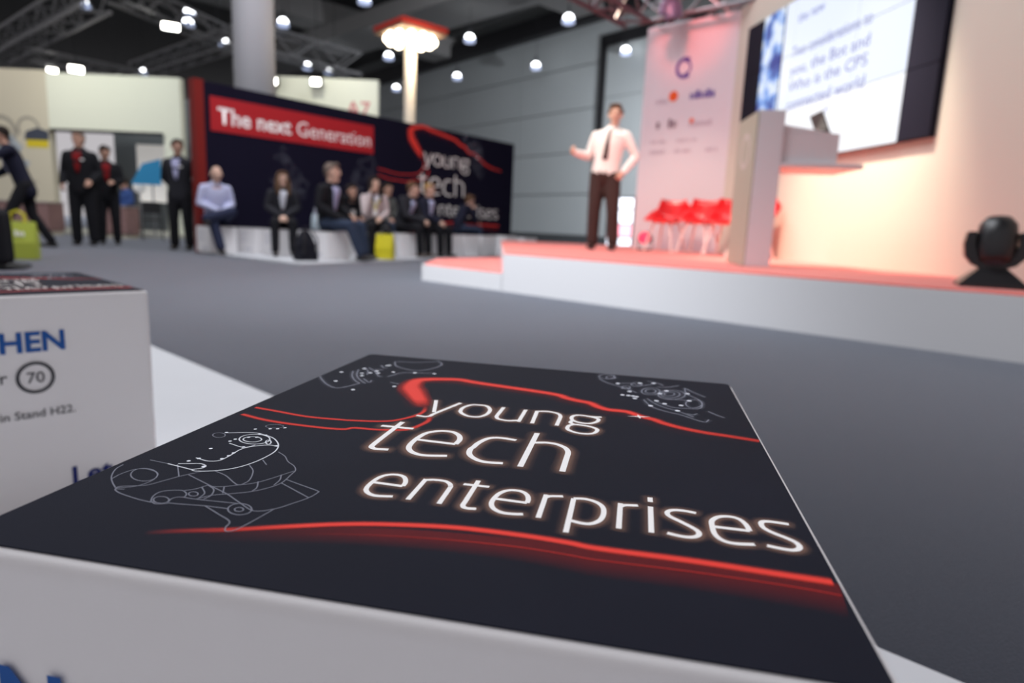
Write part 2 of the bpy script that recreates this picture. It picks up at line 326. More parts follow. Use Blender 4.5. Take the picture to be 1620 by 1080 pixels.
ROBOT=[[(.0293,.0735),(.0344,.0751),(.0396,.0795),(.0415,.0879),(.039,.0958),(.0339,.1006),(.0245,.1028),(.0186,.0996),(.0166,.0912),(.0174,.084)],[(.0061,.105),(.0076,.0974),(.0136,.0877),(.0209,.0802),(.0293,.0735)],[(.0363,.0729),(.0312,.0714),(.0384,.0674),(.0537,.0635),(.0634,.0622)],[(.0312,.0714),(.0309,.0756),(.0431,.0813),(.0481,.09),(.0523,.0987),(.0603,.1103)],[(.0376,.1152),(.0519,.0986)],[(.0558,.1024),(.0825,.09),(.0957,.0839),(.1088,.0761),(.123,.0686),(.1323,.074),(.1383,.084),(.1427,.0929),(.144,.101),(.1422,.1035),(.1279,.1089),(.1156,.1137)],[(.1162,.1077),(.1427,.0929)],[(.0849,.1558),(.0938,.1494),(.1008,.1413),(.1087,.1353),(.1136,.1286),(.1148,.1211),(.1162,.1077),(.1125,.0982),(.1058,.0904),(.0957,.0839)],[(.0671,.1125),(.0777,.108),(.0898,.0994),(.0948,.0981),(.1035,.1062),(.1133,.1272)],[(.0811,.1278),(.0892,.1195),(.0955,.1061),(.0953,.0987)],[(.1018,.1056),(.1062,.0974),(.1068,.0918)],[(.1092,.1193),(.1128,.1116),(.1138,.1033)],[(.0809,.0907),(.0875,.0928),(.0948,.0981)],[(.0623,.063),(.0585,.0692),(.058,.0756),(.0628,.0793),(.0687,.0807),(.0739,.0772),(.0759,.0728)],[(.0718,.0648),(.0706,.0697),(.0739,.0728),(.0837,.0726),(.1099,.0744)],[(.0724,.064),(.0821,.0649),(.0941,.0665),(.1086,.0669)],[(.0627,.0631),(.0673,.061),(.0729,.0635)],[(.0695,.081),(.0742,.0851),(.0771,.0919)],[(.0771,.0919),(.0845,.0872),(.0883,.0794),(.0876,.0738)],[(.076,.088),(.0829,.0811),(.0842,.0745)],[(.0875,.0928),(.0927,.0841)],[(.0837,.0726),(.0883,.0794),(.0957,.0839)],[(.0941,.0665),(.1074,.0596),(.1184,.0536),(.1207,.0471),(.1233,.0435),(.127,.0455),(.1293,.055),(.1311,.0658),(.1321,.0729)],[(.0159,.1166),(.031,.1145)],[(.0838,.1387),(.0911,.1316)],[(.0382,.0968),(.0404,.0933),(.0411,.0901),(.0402,.0876),(.038,.0861),(.0346,.0858),(.0307,.0868),(.0267,.089),(.0233,.092),(.0209,.0955),(.02,.0989),(.0208,.1016),(.0231,.1032),(.0266,.1034),(.0307,.1023),(.0348,.0999),(.0382,.0968)],[(.0703,.0675),(.0712,.0659),(.0713,.0644),(.0707,.0632),(.0694,.0624),(.0677,.0623),(.0657,.0627),(.0638,.0637),(.0623,.065),(.0613,.0666),(.0611,.0681),(.0617,.0694),(.063,.0701),(.0648,.0703),(.0668,.0699),(.0687,.0689),(.0703,.0675)],[(.0801,.0791),(.0807,.078),(.0808,.077),(.0805,.0762),(.0796,.0757),(.0785,.0756),(.0773,.0759),(.0761,.0766),(.0751,.0776),(.0745,.0786),(.0744,.0797),(.0747,.0805),(.0755,.081),(.0767,.0811),(.0779,.0808),(.0792,.0801),(.0801,.0791)],[(.1208,.0699),(.1219,.0674),(.1219,.065),(.1208,.0631),(.1188,.0619),(.1162,.0617),(.1134,.0624),(.1107,.064),(.1086,.0662),(.1074,.0688),(.1073,.0713),(.1083,.0733),(.1103,.0745),(.113,.0747),(.116,.0739),(.1187,.0722),(.1208,.0699)],[(.1168,.0683),(.1172,.0674),(.1172,.0665),(.1168,.0658),(.1161,.0654),(.1151,.0653),(.114,.0655),(.113,.0661),(.1122,.067),(.1118,.0679),(.1118,.0688),(.1122,.0695),(.1129,.07),(.1139,.07),(.115,.0698),(.116,.0692),(.1168,.0683)],[(.0579,.2077),(.0583,.206),(.0577,.2043),(.0562,.2027),(.054,.2016),(.0514,.201),(.0488,.2012),(.0467,.202),(.0452,.2033),(.0448,.205),(.0453,.2068),(.0468,.2083),(.0491,.2095),(.0517,.21),(.0543,.2099),(.0565,.2091),(.0579,.2077)],[(.0298,.1752),(.0308,.1733),(.031,.1715),(.0303,.17),(.029,.1691),(.0272,.1689),(.0251,.1695),(.0231,.1707),(.0215,.1723),(.0205,.1742),(.0203,.1761),(.0209,.1775),(.0223,.1785),(.0242,.1786),(.0263,.1781),(.0283,.1769),(.0298,.1752)]]
ROBOT_W=[[(.0518,.1102),(.056,.1089),(.066,.1126),(.0753,.1204),(.0806,.1319),(.0827,.1458),(.0819,.1579),(.0767,.1693),(.0667,.1798),(.0556,.185),(.0445,.1868),(.0278,.1803)],[(.0406,.129),(.0516,.1262),(.0581,.1295),(.0588,.1395),(.0584,.1533),(.0644,.1619),(.0722,.1661),(.0788,.165)],[(.0433,.1608),(.0576,.1563),(.0626,.1629)],[(.0371,.1164),(.0441,.1187),(.0503,.1207),(.0559,.1183),(.0562,.1143),(.0518,.1102)],[(.031,.1145),(.0518,.1102)],[(.065,.1774),(.0665,.1735),(.0662,.1697),(.0642,.1666),(.0608,.1647),(.0566,.1641),(.052,.165),(.0478,.1672),(.0446,.1705),(.0429,.1744),(.043,.1783),(.045,.1816),(.0484,.1837),(.0529,.1843),(.0576,.1833),(.0619,.1809),(.065,.1774)],[(.0596,.1752),(.0604,.1731),(.0601,.171),(.0589,.1692),(.0568,.1681),(.0543,.1677),(.0516,.1681),(.0492,.1693),(.0474,.1711),(.0465,.1733),(.0467,.1754),(.0479,.1772),(.05,.1784),(.0527,.1788),(.0554,.1783),(.0578,.1771),(.0596,.1752)],[(.0693,.1719),(.0701,.1704),(.0705,.169),(.0705,.1679),(.07,.1674),(.0692,.1675),(.0681,.1681),(.0669,.1693),(.0658,.1707),(.065,.1723),(.0645,.1737),(.0646,.1748),(.0651,.1753),(.0659,.1753),(.0671,.1746),(.0682,.1734),(.0693,.1719)]]
ROBOT_D=[(.0383,.1473),(.0576,.1325),(.0583,.1387),(.058,.1444),(.0609,.2048),(.057,.2007),(.0518,.1989),(.0419,.1947),(.0554,.1168),(.0572,.1568),(.077,.166),(.0433,.1284),(.0483,.1764),(.0538,.1783),(.0401,.1225),(.0269,.1808),(.0411,.1648),(.042,.1696),(.0516,.1855),(.0571,.1845)]
GRIP=[[(-.0004,.3752),(.0088,.3608),(.0251,.3415),(.0403,.3313),(.0481,.3415),(.053,.3566)],[(.0235,.4041),(.0321,.3837),(.0437,.3658),(.053,.3566)],[(.0261,.4127),(.0347,.3894),(.0463,.3712),(.0582,.3586)],[(.0287,.424),(.0382,.4101),(.0446,.3934)],[(.0469,.4671),(.055,.4482),(.0677,.4375),(.0853,.4319),(.0973,.4445),(.1027,.4654),(.1003,.4783),(.0908,.4916)],[(.0485,.469),(.0705,.4725),(.0925,.4864)],[(.068,.3934),(.0752,.4153),(.0892,.421),(.1098,.4269)],[(.0481,.3764),(.06,.3636),(.0594,.372)],[(.0325,.4256),(.0447,.4128),(.0572,.3937),(.0625,.3912)],[(.04,.442),(.0477,.4318),(.0515,.4334)],[(.0118,.3945),(.0171,.3947)],[(.041,.4213),(.0513,.4205)],[(.08,.3714),(.0908,.3672)]]
GRIP_D=[(.0145,.3946),(.0274,.3559),(.0415,.3874),(.0297,.4193),(.0442,.4028),(.047,.4137),(.0524,.4051),(.0469,.4432),(.0487,.4456),(.0655,.4153),(.0901,.3565),(.0883,.4206),(.1096,.4243),(.0369,.3974),(.0583,.3304)]
GEAR=[[(.2855,.4701),(.2955,.4536),(.311,.4403),(.3271,.4205)],[(.3342,.3943),(.3419,.3706),(.3544,.3586),(.3677,.3514),(.3858,.3352),(.3916,.3447)],[(.3376,.4002),(.3464,.3809),(.3569,.3697),(.3662,.3628),(.3787,.3476)],[(.377,.4604),(.3779,.4347),(.388,.4143),(.3899,.3968),(.3864,.3804),(.3743,.3761),(.3614,.3756),(.3465,.3898)],[(.3055,.4547),(.3203,.4605),(.3328,.4542),(.3478,.4713)],[(.3113,.4325),(.3159,.4395),(.321,.4309)],[(.3476,.4545),(.3574,.4555),(.3714,.4692)],[(.3536,.4062),(.3672,.4066),(.3807,.407)],[(.3732,.3573),(.3782,.3552),(.3828,.3607)],[(.3932,.3725),(.3995,.3628),(.4059,.3553)],[(.3378,.4789),(.3479,.4741),(.3551,.4629)],[(.3781,.4581),(.3855,.4427),(.3958,.4267)],[(.3014,.4873),(.301,.4825),(.2994,.4779),(.2969,.4743),(.2938,.4721),(.2906,.4718),(.2878,.4733),(.2857,.4764),(.2848,.4807),(.2851,.4855),(.2866,.4902),(.2892,.494),(.2924,.4962),(.2957,.4966),(.2986,.495),(.3006,.4918),(.3014,.4873)],[(.303,.483),(.3027,.4801),(.3017,.4774),(.3001,.4752),(.2982,.4739),(.2962,.4737),(.2945,.4745),(.2933,.4764),(.2927,.479),(.293,.4818),(.2939,.4846),(.2955,.4869),(.2975,.4882),(.2995,.4885),(.3012,.4875),(.3024,.4856),(.303,.483)],[(.3506,.4355),(.3498,.4294),(.3477,.4237),(.3446,.4193),(.3411,.4169),(.3377,.4167),(.3347,.4188),(.3327,.4229),(.332,.4284),(.3327,.4346),(.3347,.4405),(.3377,.4451),(.3414,.4478),(.345,.4479),(.348,.4456),(.35,.4413),(.3506,.4355)],[(.3466,.434),(.3462,.4305),(.345,.4273),(.3432,.4248),(.3412,.4234),(.3392,.4232),(.3375,.4244),(.3363,.4268),(.3359,.4299),(.3363,.4334),(.3375,.4368),(.3393,.4394),(.3413,.4408),(.3434,.441),(.3451,.4397),(.3463,.4372),(.3466,.434)],[(.3759,.43),(.3744,.4219),(.3711,.4145),(.3666,.4087),(.3615,.4054),(.3565,.405),(.3524,.4075),(.3496,.4126),(.3487,.4198),(.3499,.4278),(.353,.4356),(.3577,.4418),(.3631,.4455),(.3683,.4459),(.3726,.443),(.3753,.4374),(.3759,.43)],[(.3706,.4295),(.3696,.4238),(.3674,.4186),(.3642,.4145),(.3606,.4121),(.3571,.4118),(.3542,.4137),(.3523,.4173),(.3517,.4224),(.3526,.428),(.3547,.4334),(.3579,.4378),(.3617,.4403),(.3653,.4406),(.3683,.4386),(.3702,.4347),(.3706,.4295)],[(.3653,.429),(.3648,.4259),(.3636,.4231),(.3618,.4208),(.3597,.4195),(.3578,.4193),(.3561,.4203),(.355,.4223),(.3547,.425),(.3552,.428),(.3564,.4309),(.3582,.4333),(.3603,.4346),(.3623,.4348),(.364,.4338),(.3651,.4318),(.3653,.429)],[(.3901,.3991),(.389,.3928),(.3869,.3871),(.3841,.3829),(.3811,.3806),(.3782,.3807),(.3759,.3831),(.3745,.3875),(.3743,.3933),(.3753,.3997),(.3773,.4056),(.3802,.4102),(.3833,.4126),(.3863,.4125),(.3887,.4098),(.39,.4051),(.3901,.3991)],[(.3322,.4595),(.3318,.456),(.3306,.4526),(.3288,.4501),(.3267,.4486),(.3246,.4484),(.3228,.4496),(.3215,.452),(.3211,.4552),(.3214,.4588),(.3226,.4621),(.3243,.4648),(.3265,.4663),(.3287,.4665),(.3305,.4652),(.3317,.4628),(.3322,.4595)],[(.3201,.4412),(.3199,.4386),(.319,.4362),(.3177,.4343),(.3161,.4333),(.3145,.4331),(.3131,.4339),(.3121,.4356),(.3117,.4379),(.3119,.4405),(.3128,.4429),(.3141,.4448),(.3157,.446),(.3174,.4461),(.3188,.4452),(.3197,.4435),(.3201,.4412)]]
GEAR_D=[(.3067,.4541),(.3199,.4228),(.3506,.4254),(.3575,.4397),(.3447,.47),(.3303,.4644),(.3652,.3645),(.3408,.3736),(.3192,.4052),(.3238,.4046),(.3273,.4035),(.3134,.4055),(.3466,.3943),(.3542,.3859),(.3784,.4061),(.3695,.385),(.3785,.435),(.3257,.3958)]
STAR=(.3303,.3323)
# ------------------------------------------------------------------ setting: floor, hall, ceiling
def slab(name, mb, m, parent=None, **k):
    o = mb.build(name, m, parent, **k)
    if parent is None: o['kind'] = 'structure'
    return o
slab('floor', MB().box(-45, 30, -6, 62, -0.05, 0), M_CARPET)
slab('ceiling', MB().box(-45, 30, -6, 62, 11.0, 11.2), M_CEIL)
# far hall wall of big sheet panels
WA = math.atan2(-0.766, 0.643)
wall = bpy.data.objects.new('wall_back', None); COL.objects.link(wall); wall.location = (-16.8, 53.0, 0); wall.rotation_euler = (0, 0, WA)
wall['kind'] = 'structure'
MB().box(0, 52, 0.06, 0.30, 0, 11).build('wall_core', mat('panel_joint', (0.17, 0.185, 0.19), 0.8, 0.2), wall)
pm = MB().box(0, 6.46, -0.02, 0.05, 0.02, 1.81).mesh('wall_panel'); pm.materials.append(M_HWALL)
for i in range(8):
    for j in range(5):
        p = link('wall_panel', pm, wall); p.location = (i * 6.5 + 0.02, 0, 0.42 + j * 1.84)
MB().box(0, 52, -0.10, 0.06, 0, 0.42).build('plinth_strip', mat('dark_skirting', (0.05, 0.055, 0.06), 0.7, 0.3), wall)
MB().box(0, 52, -0.5, 0.06, 9.4, 10.2).build('crown_beam', M_DMETAL, wall)
door = bpy.data.objects.new('door_1', None); COL.objects.link(door); door['kind'] = 'structure'
door.location = (-16.8 + 0.643 * 31.3, 53.0 - 0.766 * 31.3, 0); door.rotation_euler = (0, 0, WA)
mb = MB(); mb.box(0, 0.32, -0.16, -0.03, 0, 8.6); mb.box(5.2, 5.5, -0.16, -0.03, 0, 8.6); mb.box(0, 5.5, -0.16, -0.03, 8.3, 8.75)
mb.build('door_frame', M_BLACK, door)
for j in range(4):
    MB().box(0.36, 5.16, -0.09, -0.03, 0.05 + j * 2.06, 2.06 + j * 2.06).build('door_leaf_panel', M_HWALL, door)
# concrete ceiling beams
for k, (x0, y0, x1, y1, w, zz) in enumerate([(-30, 13, -2, 40, 1.6, 9.6), (-22, 6, 8, 34, 1.6, 9.6), (-30, 30, -8, 10, 2.2, 8.9), (-16, 40, 8, 17, 2.4, 8.9), (-4, 42, 14, 24, 2.4, 8.9), (-34, 22, -20, 8, 2.2, 8.9)]):
    d = Vector((x1 - x0, y1 - y0, 0)); L = d.length
    b = MB().box(0, L, -w / 2, w / 2, 0, 1.0 if w < 2 else 0.7)
    o = b.build('trim_%d' % (k + 1), M_BEAM, bevel=0.03); o.location = (x0, y0, zz); o.rotation_euler = (0, 0, math.atan2(d.y, d.x)); o['kind'] = 'structure'
# white round column
t = thing('hall_column', 'tall white round hall column rising behind the black partition', 'column', (-5.95, 15.0, 0))
MB().lathe([(0.43, 0.3), (0.43, 10.4)], 32).build('shaft', M_COLUMN, t, smooth=True)
MB().box(-0.55, 0.55, -0.55, 0.55, 0, 0.3).build('base', M_COLUMN, t, bevel=0.02)
MB().lathe([(0.43, 10.4), (0.75, 10.8), (0.75, 10.99)], 32).build('capital', M_COLUMN, t)

# box trusses
def truss(name, label, a, b, w, m, cat='truss', group=None, step=None):
    a = Vector(a); b = Vector(b); d = b - a; L = d.length
    t = thing(name, label, cat, a, math.atan2(d.y, d.x), group)
    t.rotation_euler = (0, -math.asin(d.z / L), math.atan2(d.y, d.x))
    h = w / 2; r = w * 0.08
    for sy in (-h, h):
        for sz in (-h, h):
            MB().tube([(0, sy, sz), (L, sy, sz)], r, 8, flat=True).build('chord', m, t)
    n = max(2, int(L / (step or w * 1.15))); mbs = [MB() for _ in range(4)]
    for i in range(n):
        x0 = L * i / n; x1 = L * (i + 1) / n; s = 1 if i % 2 else -1
        mbs[0].tube([(x0, -h, -h * s), (x1, -h, h * s)], r * 0.55, 5, flat=True)
        mbs[1].tube([(x0, h, -h * s), (x1, h, h * s)], r * 0.55, 5, flat=True)
        mbs[2].tube([(x0, -h * s, -h), (x1, h * s, -h)], r * 0.55, 5, flat=True)
        mbs[3].tube([(x0, -h * s, h), (x1, h * s, h)], r * 0.55, 5, flat=True)
    for q in mbs: q.build('brace', m, t)
    for fx in (0.25, 0.75):
        zt = 11.0 - (a + d * fx).z
        MB().tube([(L * fx, 0, h), (L * fx, 0, zt)], 0.012, 5, flat=True).build('hanger_cable', M_DMETAL, t)
    return t
M_TR = mat('grey_truss', (0.34, 0.34, 0.35), 0.5, 0.5, 0.3)
truss('roof_truss', 'grey lattice truss crossing the upper left corner of the ceiling', (-19.6, 25.2, 6.3), (-11.6, 18.5, 6.3), 0.7, M_TR)
truss('roof_truss', 'grey lattice truss ending at the white column', (-15.9, 27.8, 6.3), (-8.5, 21.4, 6.3), 0.55, M_TR)
truss('roof_truss', 'grey lattice truss passing behind the left flood lamp', (-11.3, 19.0, 6.6), (-9.8, 25.4, 6.6), 0.6, M_TR)
truss('roof_truss', 'thin low truss above the cream booth wall', (-15.2, 20.9, 5.25), (-13.2, 23.3, 5.2), 0.35, M_TR)
truss('roof_truss', 'grey lattice truss between the white column and the ring lamp', (-9.6, 25.1, 7.0), (-7.0, 28.2, 7.0), 0.8, M_TR)
# ------------------------------------------------------------------ printed artwork shared by stool tops and the partition
HALO = [0, 0.16, 0.55, 0.8, 0.55, 0.16, 0]
GLOW = [0, 0.25, 0.95, 1.0, 0.95, 0.25, 0]
I_RED = ink('red_light_print', (0.85, 0.055, 0.04)); I_HALO = ink('warm_halo_print', (0.30, 0.17, 0.13))
I_LINE = ink('pale_line_print', (0.30, 0.31, 0.38)); I_LINEW = ink('white_line_print', (0.85, 0.88, 0.95)); I_DIM = ink('dim_red_print', (0.42, 0.022, 0.02))
def artwork(parent, M, k=1.0, what=('words', 'streaks', 'drawings'), D=0.501, W=0.4286, lw=1.0):
    """young / tech / enterprises lettering, red light streaks and line drawings; coordinates in metres on the print"""
    cl = (0.0022, W - 0.0022, 0.0022, D - 0.0022)
    zz = 0.0001 * k; eps = 0.000004 * k
    if 'streaks' in what:
        q = MB()
        ribbon(q, SW_upper, lambda s: (0.0175 + 0.013 * max(0, 1 - abs(s - 0.14) / 0.14)) * (1.12 - 0.40 * s), M, zz * 2, GLOW, 6, lambda s: min(1, s / 0.06) * (1 - 0.45 * max(0, s - 0.75) / 0.25), cl)
        ribbon(q, SW_left_a, 0.0062, M, zz * 2, GLOW, 5, lambda s: 0.75 * min(1, (1 - s) / 0.1), cl)
        ribbon(q, SW_left_b, 0.0068, M, zz * 2, GLOW, 5, lambda s: 0.75 * min(1, (1 - s) / 0.1), cl)
        ribbon(q, SW_lower, lambda s: 0.0066 + 0.0034 * s, M, zz * 2.4, GLOW, 5, lambda s: min(1, s / 0.22), cl)
        q.build('red_streak_print', I_RED, parent)
        q = MB()
        dim = [(b[0], b[1] - 0.004 * min(1, i / 8)) for i, b in enumerate(SW_lower2)]
        ribbon(q, dim, lambda s: 0.016 + 0.014 * s, M, zz * 1.4, [0, 0.10, 0.20, 0.27, 0.24], 5, lambda s: min(1, s / 0.3), cl)
        ribbon(q, SW_lower2, 0.0026, M, zz * 1.8, [0, 1, 0], 5, lambda s: max(0, min(1, (s - 0.15) / 0.35)) * 0.9, cl)
        ribbon(q, [(p[0], p[1] - 0.006) for p in SW_upper], 0.030, M, zz * 0.8, [0, 0.15, 0.3, 0.15, 0], 5, lambda s: min(1, s / 0.15) * max(0, 1 - s) , cl)
        q.build('dim_red_print', I_DIM, parent)
        q = MB(); sx, sy = STAR; st = []
        for i in range(8):
            r = (0.0105 if i % 4 == 0 else 0.0065) if i % 2 == 0 else 0.0017
            st.append((sx + r * math.cos(i * math.pi / 4 + 0.2), sy + r * math.sin(i * math.pi / 4 + 0.2)))
        q.add([M @ Vector((x, y, zz * 3.6)) for x, y in st], [tuple(range(8))]); q.build('star_print', M_LETTER, parent)
    if 'words' in what:
        for w, wd_ in (('young', 0.0034), ('tech', 0.0042), ('enterprises', 0.0031)):
            q = MB(); g = MB()
            for i, s in enumerate(globals()['TXT_' + w]):
                ribbon(g, s, wd_ * 4.4, M, zz * 1.1 + eps * i, HALO, 6, ext=wd_ * 1.4)
                ribbon(q, s, wd_ * lw, M, zz * 3.4 + eps * i, None, 6)
            g.build('lettering_halo', I_HALO, parent); o = q.build('lettering', M_LETTER, parent)
            o['label'] = 'white thin printed word ' + w
    if 'drawings' in what:
        for nm, A, Dd in (('robot_line_drawing', ROBOT, []), ('gripper_line_drawing', GRIP, GRIP_D), ('gear_line_drawing', GEAR, GEAR_D)):
            q = MB()
            for i, s in enumerate(A): ribbon(q, s, 0.00075 if nm[0] == 'r' else 0.0011, M, zz * 2.6 + eps * i, [0.66, 0.66], 5, None, cl)
            if nm[0] != 'r':
                for i, s in enumerate(A): ribbon(q, s, 0.0075, M, zz * 1.6 + eps * i, [0, 0.20, 0], 5, None, cl)
            q.build(nm, I_LINE, parent)['kind'] = 'stuff'
        q = MB()
        for i, s in enumerate(ROBOT_W): ribbon(q, s, 0.0010, M, zz * 3.2 + eps * i, [0.8, 0.8], 5, None, cl)
        dots(q, ROBOT_D, 0.0013, M, zz * 3.5); dots(q, GRIP_D, 0.0021, M, zz * 3.5); dots(q, GEAR_D, 0.0024, M, zz * 3.5)
        q.build('bright_point_print', I_LINEW, parent)['kind'] = 'stuff'

# ------------------------------------------------------------------ cube stools
SW_, SD_, SH_ = 0.4286, 0.501, 0.44
def cover_ripple(seed, x, y, dz, amp):
    """how far the cloth of a stool side stands out at depth dz below the rim"""
    w = min(1, max(0, (dz - 0.011) / 0.05))
    return w * amp * (noise.noise(Vector((x * 5 + seed * 7, y * 5, dz * 3))) * 0.003 + noise.noise(Vector((x * 15 + seed, y * 15 + 3, dz * 20 + (x - y) * 14))) * 0.0042 * max(0.12, 1 - dz * 6))
def on_cloth(o, seed, amp, H):
    """lay a print of the stool front onto the rippled cloth"""
    for v in o.data.vertices:
        v.co.y = -0.0028 - cover_ripple(seed, v.co.x, -0.0028, H - v.co.z, amp) - 0.0022
    return o
def stool_cover(seed, W=SW_, D=SD_, H=SH_, amp=1.0):
    """cloth cover: rounded upright box, soft rolled top rim, sides rippling a little"""
    def ring(ins, r=0.009, nc=4, ns=44):
        x0, x1, y0, y1 = -0.0028 + ins, W + 0.0028 - ins, -0.0028 + ins, D + 0.0028 - ins; r = max(0.002, r - ins); P = []
        for cx, cy, a0 in ((x1 - r, y0 + r, -90), (x1 - r, y1 - r, 0), (x0 + r, y1 - r, 90), (x0 + r, y0 + r, 180)):
            for k in range(nc + 1):
                a = R(a0 + 90 * k / nc); P.append(Vector((cx + r * math.cos(a), cy + r * math.sin(a), 0)))
        out = []
        for i in range(len(P)):
            p, q = P[i], P[(i + 1) % len(P)]; m = ns if (q - p).length > 0.05 else 1
            out += [p.lerp(q, j / m) for j in range(m)]
        return out
    lv = [(0.016, 0.0004), (0.008, 0.0004), (0.0052, 0.0007), (0.0026, 0.0022), (0.0009, 0.0042), (0.0, 0.0075), (0.0, 0.011)] + [(0.0, 0.016 + i * (H - 0.016) / 26) for i in range(27)]
    mb = MB(); vs = []; n = None
    for ins, dz in lv:
        rg = ring(ins); n = len(rg)
        for p in rg:
            nx = Vector((0, 0, 0))
            if p.x < 0.012: nx = Vector((-1, 0, 0))
            elif p.x > W - 0.012: nx = Vector((1, 0, 0))
            elif p.y < 0.012: nx = Vector((0, -1, 0))
            else: nx = Vector((0, 1, 0))
            a = cover_ripple(seed, p.x, p.y, dz, amp)
            vs.append((p.x + nx.x * a, p.y + nx.y * a, H - dz))
    m = len(lv)
    fs = [(i * n + k, (i + 1) * n + k, (i + 1) * n + (k + 1) % n, i * n + (k + 1) % n) for i in range(m - 1) for k in range(n)]
    fs += [tuple(range(n)), tuple(range((m - 1) * n + n - 1, (m - 1) * n - 1, -1))]
    return mb.add(vs, fs).mesh('cover', True)
def stool_top(W=SW_, D=SD_, H=SH_):
    mb = MB(); r = 0.006; poly = []; W -= 0.004; D -= 0.004
    for cx, cy, a0 in ((W - r, r, -90), (W - r, D - r, 0), (r, D - r, 90), (r, r, 180)):
        for k in range(4):
            a = R(a0 + k * 30); poly.append((cx + r * math.cos(a) + 0.002, cy + r * math.sin(a) + 0.002))
    mb.prism(poly, H - 0.003, H); return mb

PL = 0.012     # thickness of the white floor board the stools stand on
YAW = -0.1949
t = thing('cube_stool', 'large cube stool in the foreground, black printed top reading young tech enterprises', 'stool', (-0.6365 * SW_, 0.6752 * SW_, PL), YAW)
HF = SH_ - PL
link('cover', stool_cover(1, H=HF, amp=1.6), t, M_WHITE)
top = stool_top(H=HF).build('top_panel', M_NAVY, t)
artwork(top, Matrix.Translation((0, 0, HF)))
Mf = plane_M((0, -0.0045, 0), (1, 0, 0), (0, 0, 1))
on_cloth(print_text('blue_lettering', 'MACHEN', 0.053, Mf @ Matrix.Translation((0.069, HF - 0.0975, 0)), M_BLUE, t, 0.028, 'RIGHT'), 1, 1.6, HF)
# second stool, turned with the white board
E2 = Vector((0.742, -0.671, 0)); ANG2 = math.atan2(0.742, 0.671)
t = thing('cube_stool', 'white cube stool at the left edge with blue letters HEN and a grey ring', 'stool', (0, 0, PL), 0)
Xd = Vector((0.671, 0.742, 0)); Yd = Vector((-0.742, 0.671, 0)); FR = Vector((-0.773, 1.344, 0))
t.location = (FR - Xd * SW_).to_tuple()[:2] + (PL,); t.rotation_euler = (0, 0, math.atan2(Xd.y, Xd.x))
link('cover', stool_cover(2, H=HF, amp=0.8), t, M_WHITE)
top = stool_top(H=HF).build('top_panel', M_NAVY, t)
artwork(top, Matrix.Translation((0, 0, HF)))
F2 = Mf @ Matrix.Translation((SW_, HF, 0))
on_cloth(print_text('blue_lettering', 'MACHEN', 0.053, F2 @ Matrix.Translation((-0.150, -0.107, 0)), M_BLUE, t, 0.028, 'RIGHT'), 2, 0.8, HF)
q = MB()
ribbon(q, [(-0.204 + 0.028 * math.cos(a * math.pi / 8), -0.158 + 0.028 * math.sin(a * math.pi / 8)) for a in range(17)], 0.006, F2, 0.0007)
on_cloth(q.build('ring_print', M_GREYP, t), 2, 0.8, HF)
on_cloth(print_text('ring_number', '70', 0.030, F2 @ Matrix.Translation((-0.204, -0.168, 0)), M_GREYP, t, 0.004, 'CENTER'), 2, 0.8, HF)
on_cloth(print_text('grey_lettering', 'in Stand H22.', 0.0222, F2 @ Matrix.Translation((-0.143, -0.236, 0)), M_GREYP, t, 0.006, 'RIGHT'), 2, 0.8, HF)
on_cloth(print_text('grey_lettering', 'r', 0.032, F2 @ Matrix.Translation((-0.247, -0.164, 0)), M_GREYP, t, 0.006, 'RIGHT'), 2, 0.8, HF)
on_cloth(print_text('navy_lettering', 'Let', 0.056, F2 @ Matrix.Translation((-0.160, -0.389, 0)), M_DNAVY, t, 0.026, 'LEFT'), 2, 0.8, HF)

# the white board on the floor under the stools
a0 = Vector((-1.602, 2.823, 0)); a1 = Vector((0.628, 0.807, 0)); e = (a1 - a0).normalized(); nb = Vector((e.y, -e.x, 0))
A = a0 - e * 1.2; B = a1 + e * 2.4; Cc = B + nb * -1.0
inn = Vector((-0.671, -0.742, 0))
poly = [A, B, B + inn * 2.3, A + inn * 2.3]
o = MB().prism([(p.x, p.y) for p in poly][::-1], 0.0, PL).build('floor_board', M_PLAT, bevel=0.003)
tag(o, 'white floor board lying under the two foreground cube stools', 'floor board')
# ------------------------------------------------------------------ stage
SZ = 0.37
dA = Vector((0.719, -0.695, 0)); C0 = Vector((-1.02, 7.06, 0)); F0 = C0 + dA * 1.25; F1 = C0 + dA * 7.2
SL = Vector((-0.30, 12.6, 0))     # back left corner
def P2(*v): return [(p.x, p.y) for p in v]
t = thing('stage_platform', 'low white stage with a red carpet top', 'stage', (0, 0, 0))
BRt = Vector((6.5, 3.0, 0)); BBk = Vector((6.5, 12.6, 0))
MB().prism(P2(F0, F1, BRt, BBk, SL), 0.0, SZ - 0.012).build('fascia', M_STAGEW, t)
ins = Vector((0.695, 0.719, 0)) * 0.012
MB().prism(P2(F0 + ins, F1 + ins, BRt, BBk, SL), SZ - 0.012, SZ).build('carpet', M_REDC, t)
t = thing('stage_step', 'lower white step with red top at the left end of the stage', 'step', (0, 0, 0))
K0 = C0; K1 = F0; K2 = Vector((F0.x - 0.065, 9.3, 0)); K3 = Vector((C0.x + 0.02, 8.2, 0))
g = Vector((-0.004, 0, 0))
MB().prism(P2(K0, K1 + g, K2 + g, K3), 0, 0.173).build('fascia', M_STAGEW, t)
MB().prism(P2(K0 + ins + Vector((0.02, 0, 0)), K1 + ins + g, K2 + g, K3), 0.173, 0.185).build('carpet', M_REDC, t)

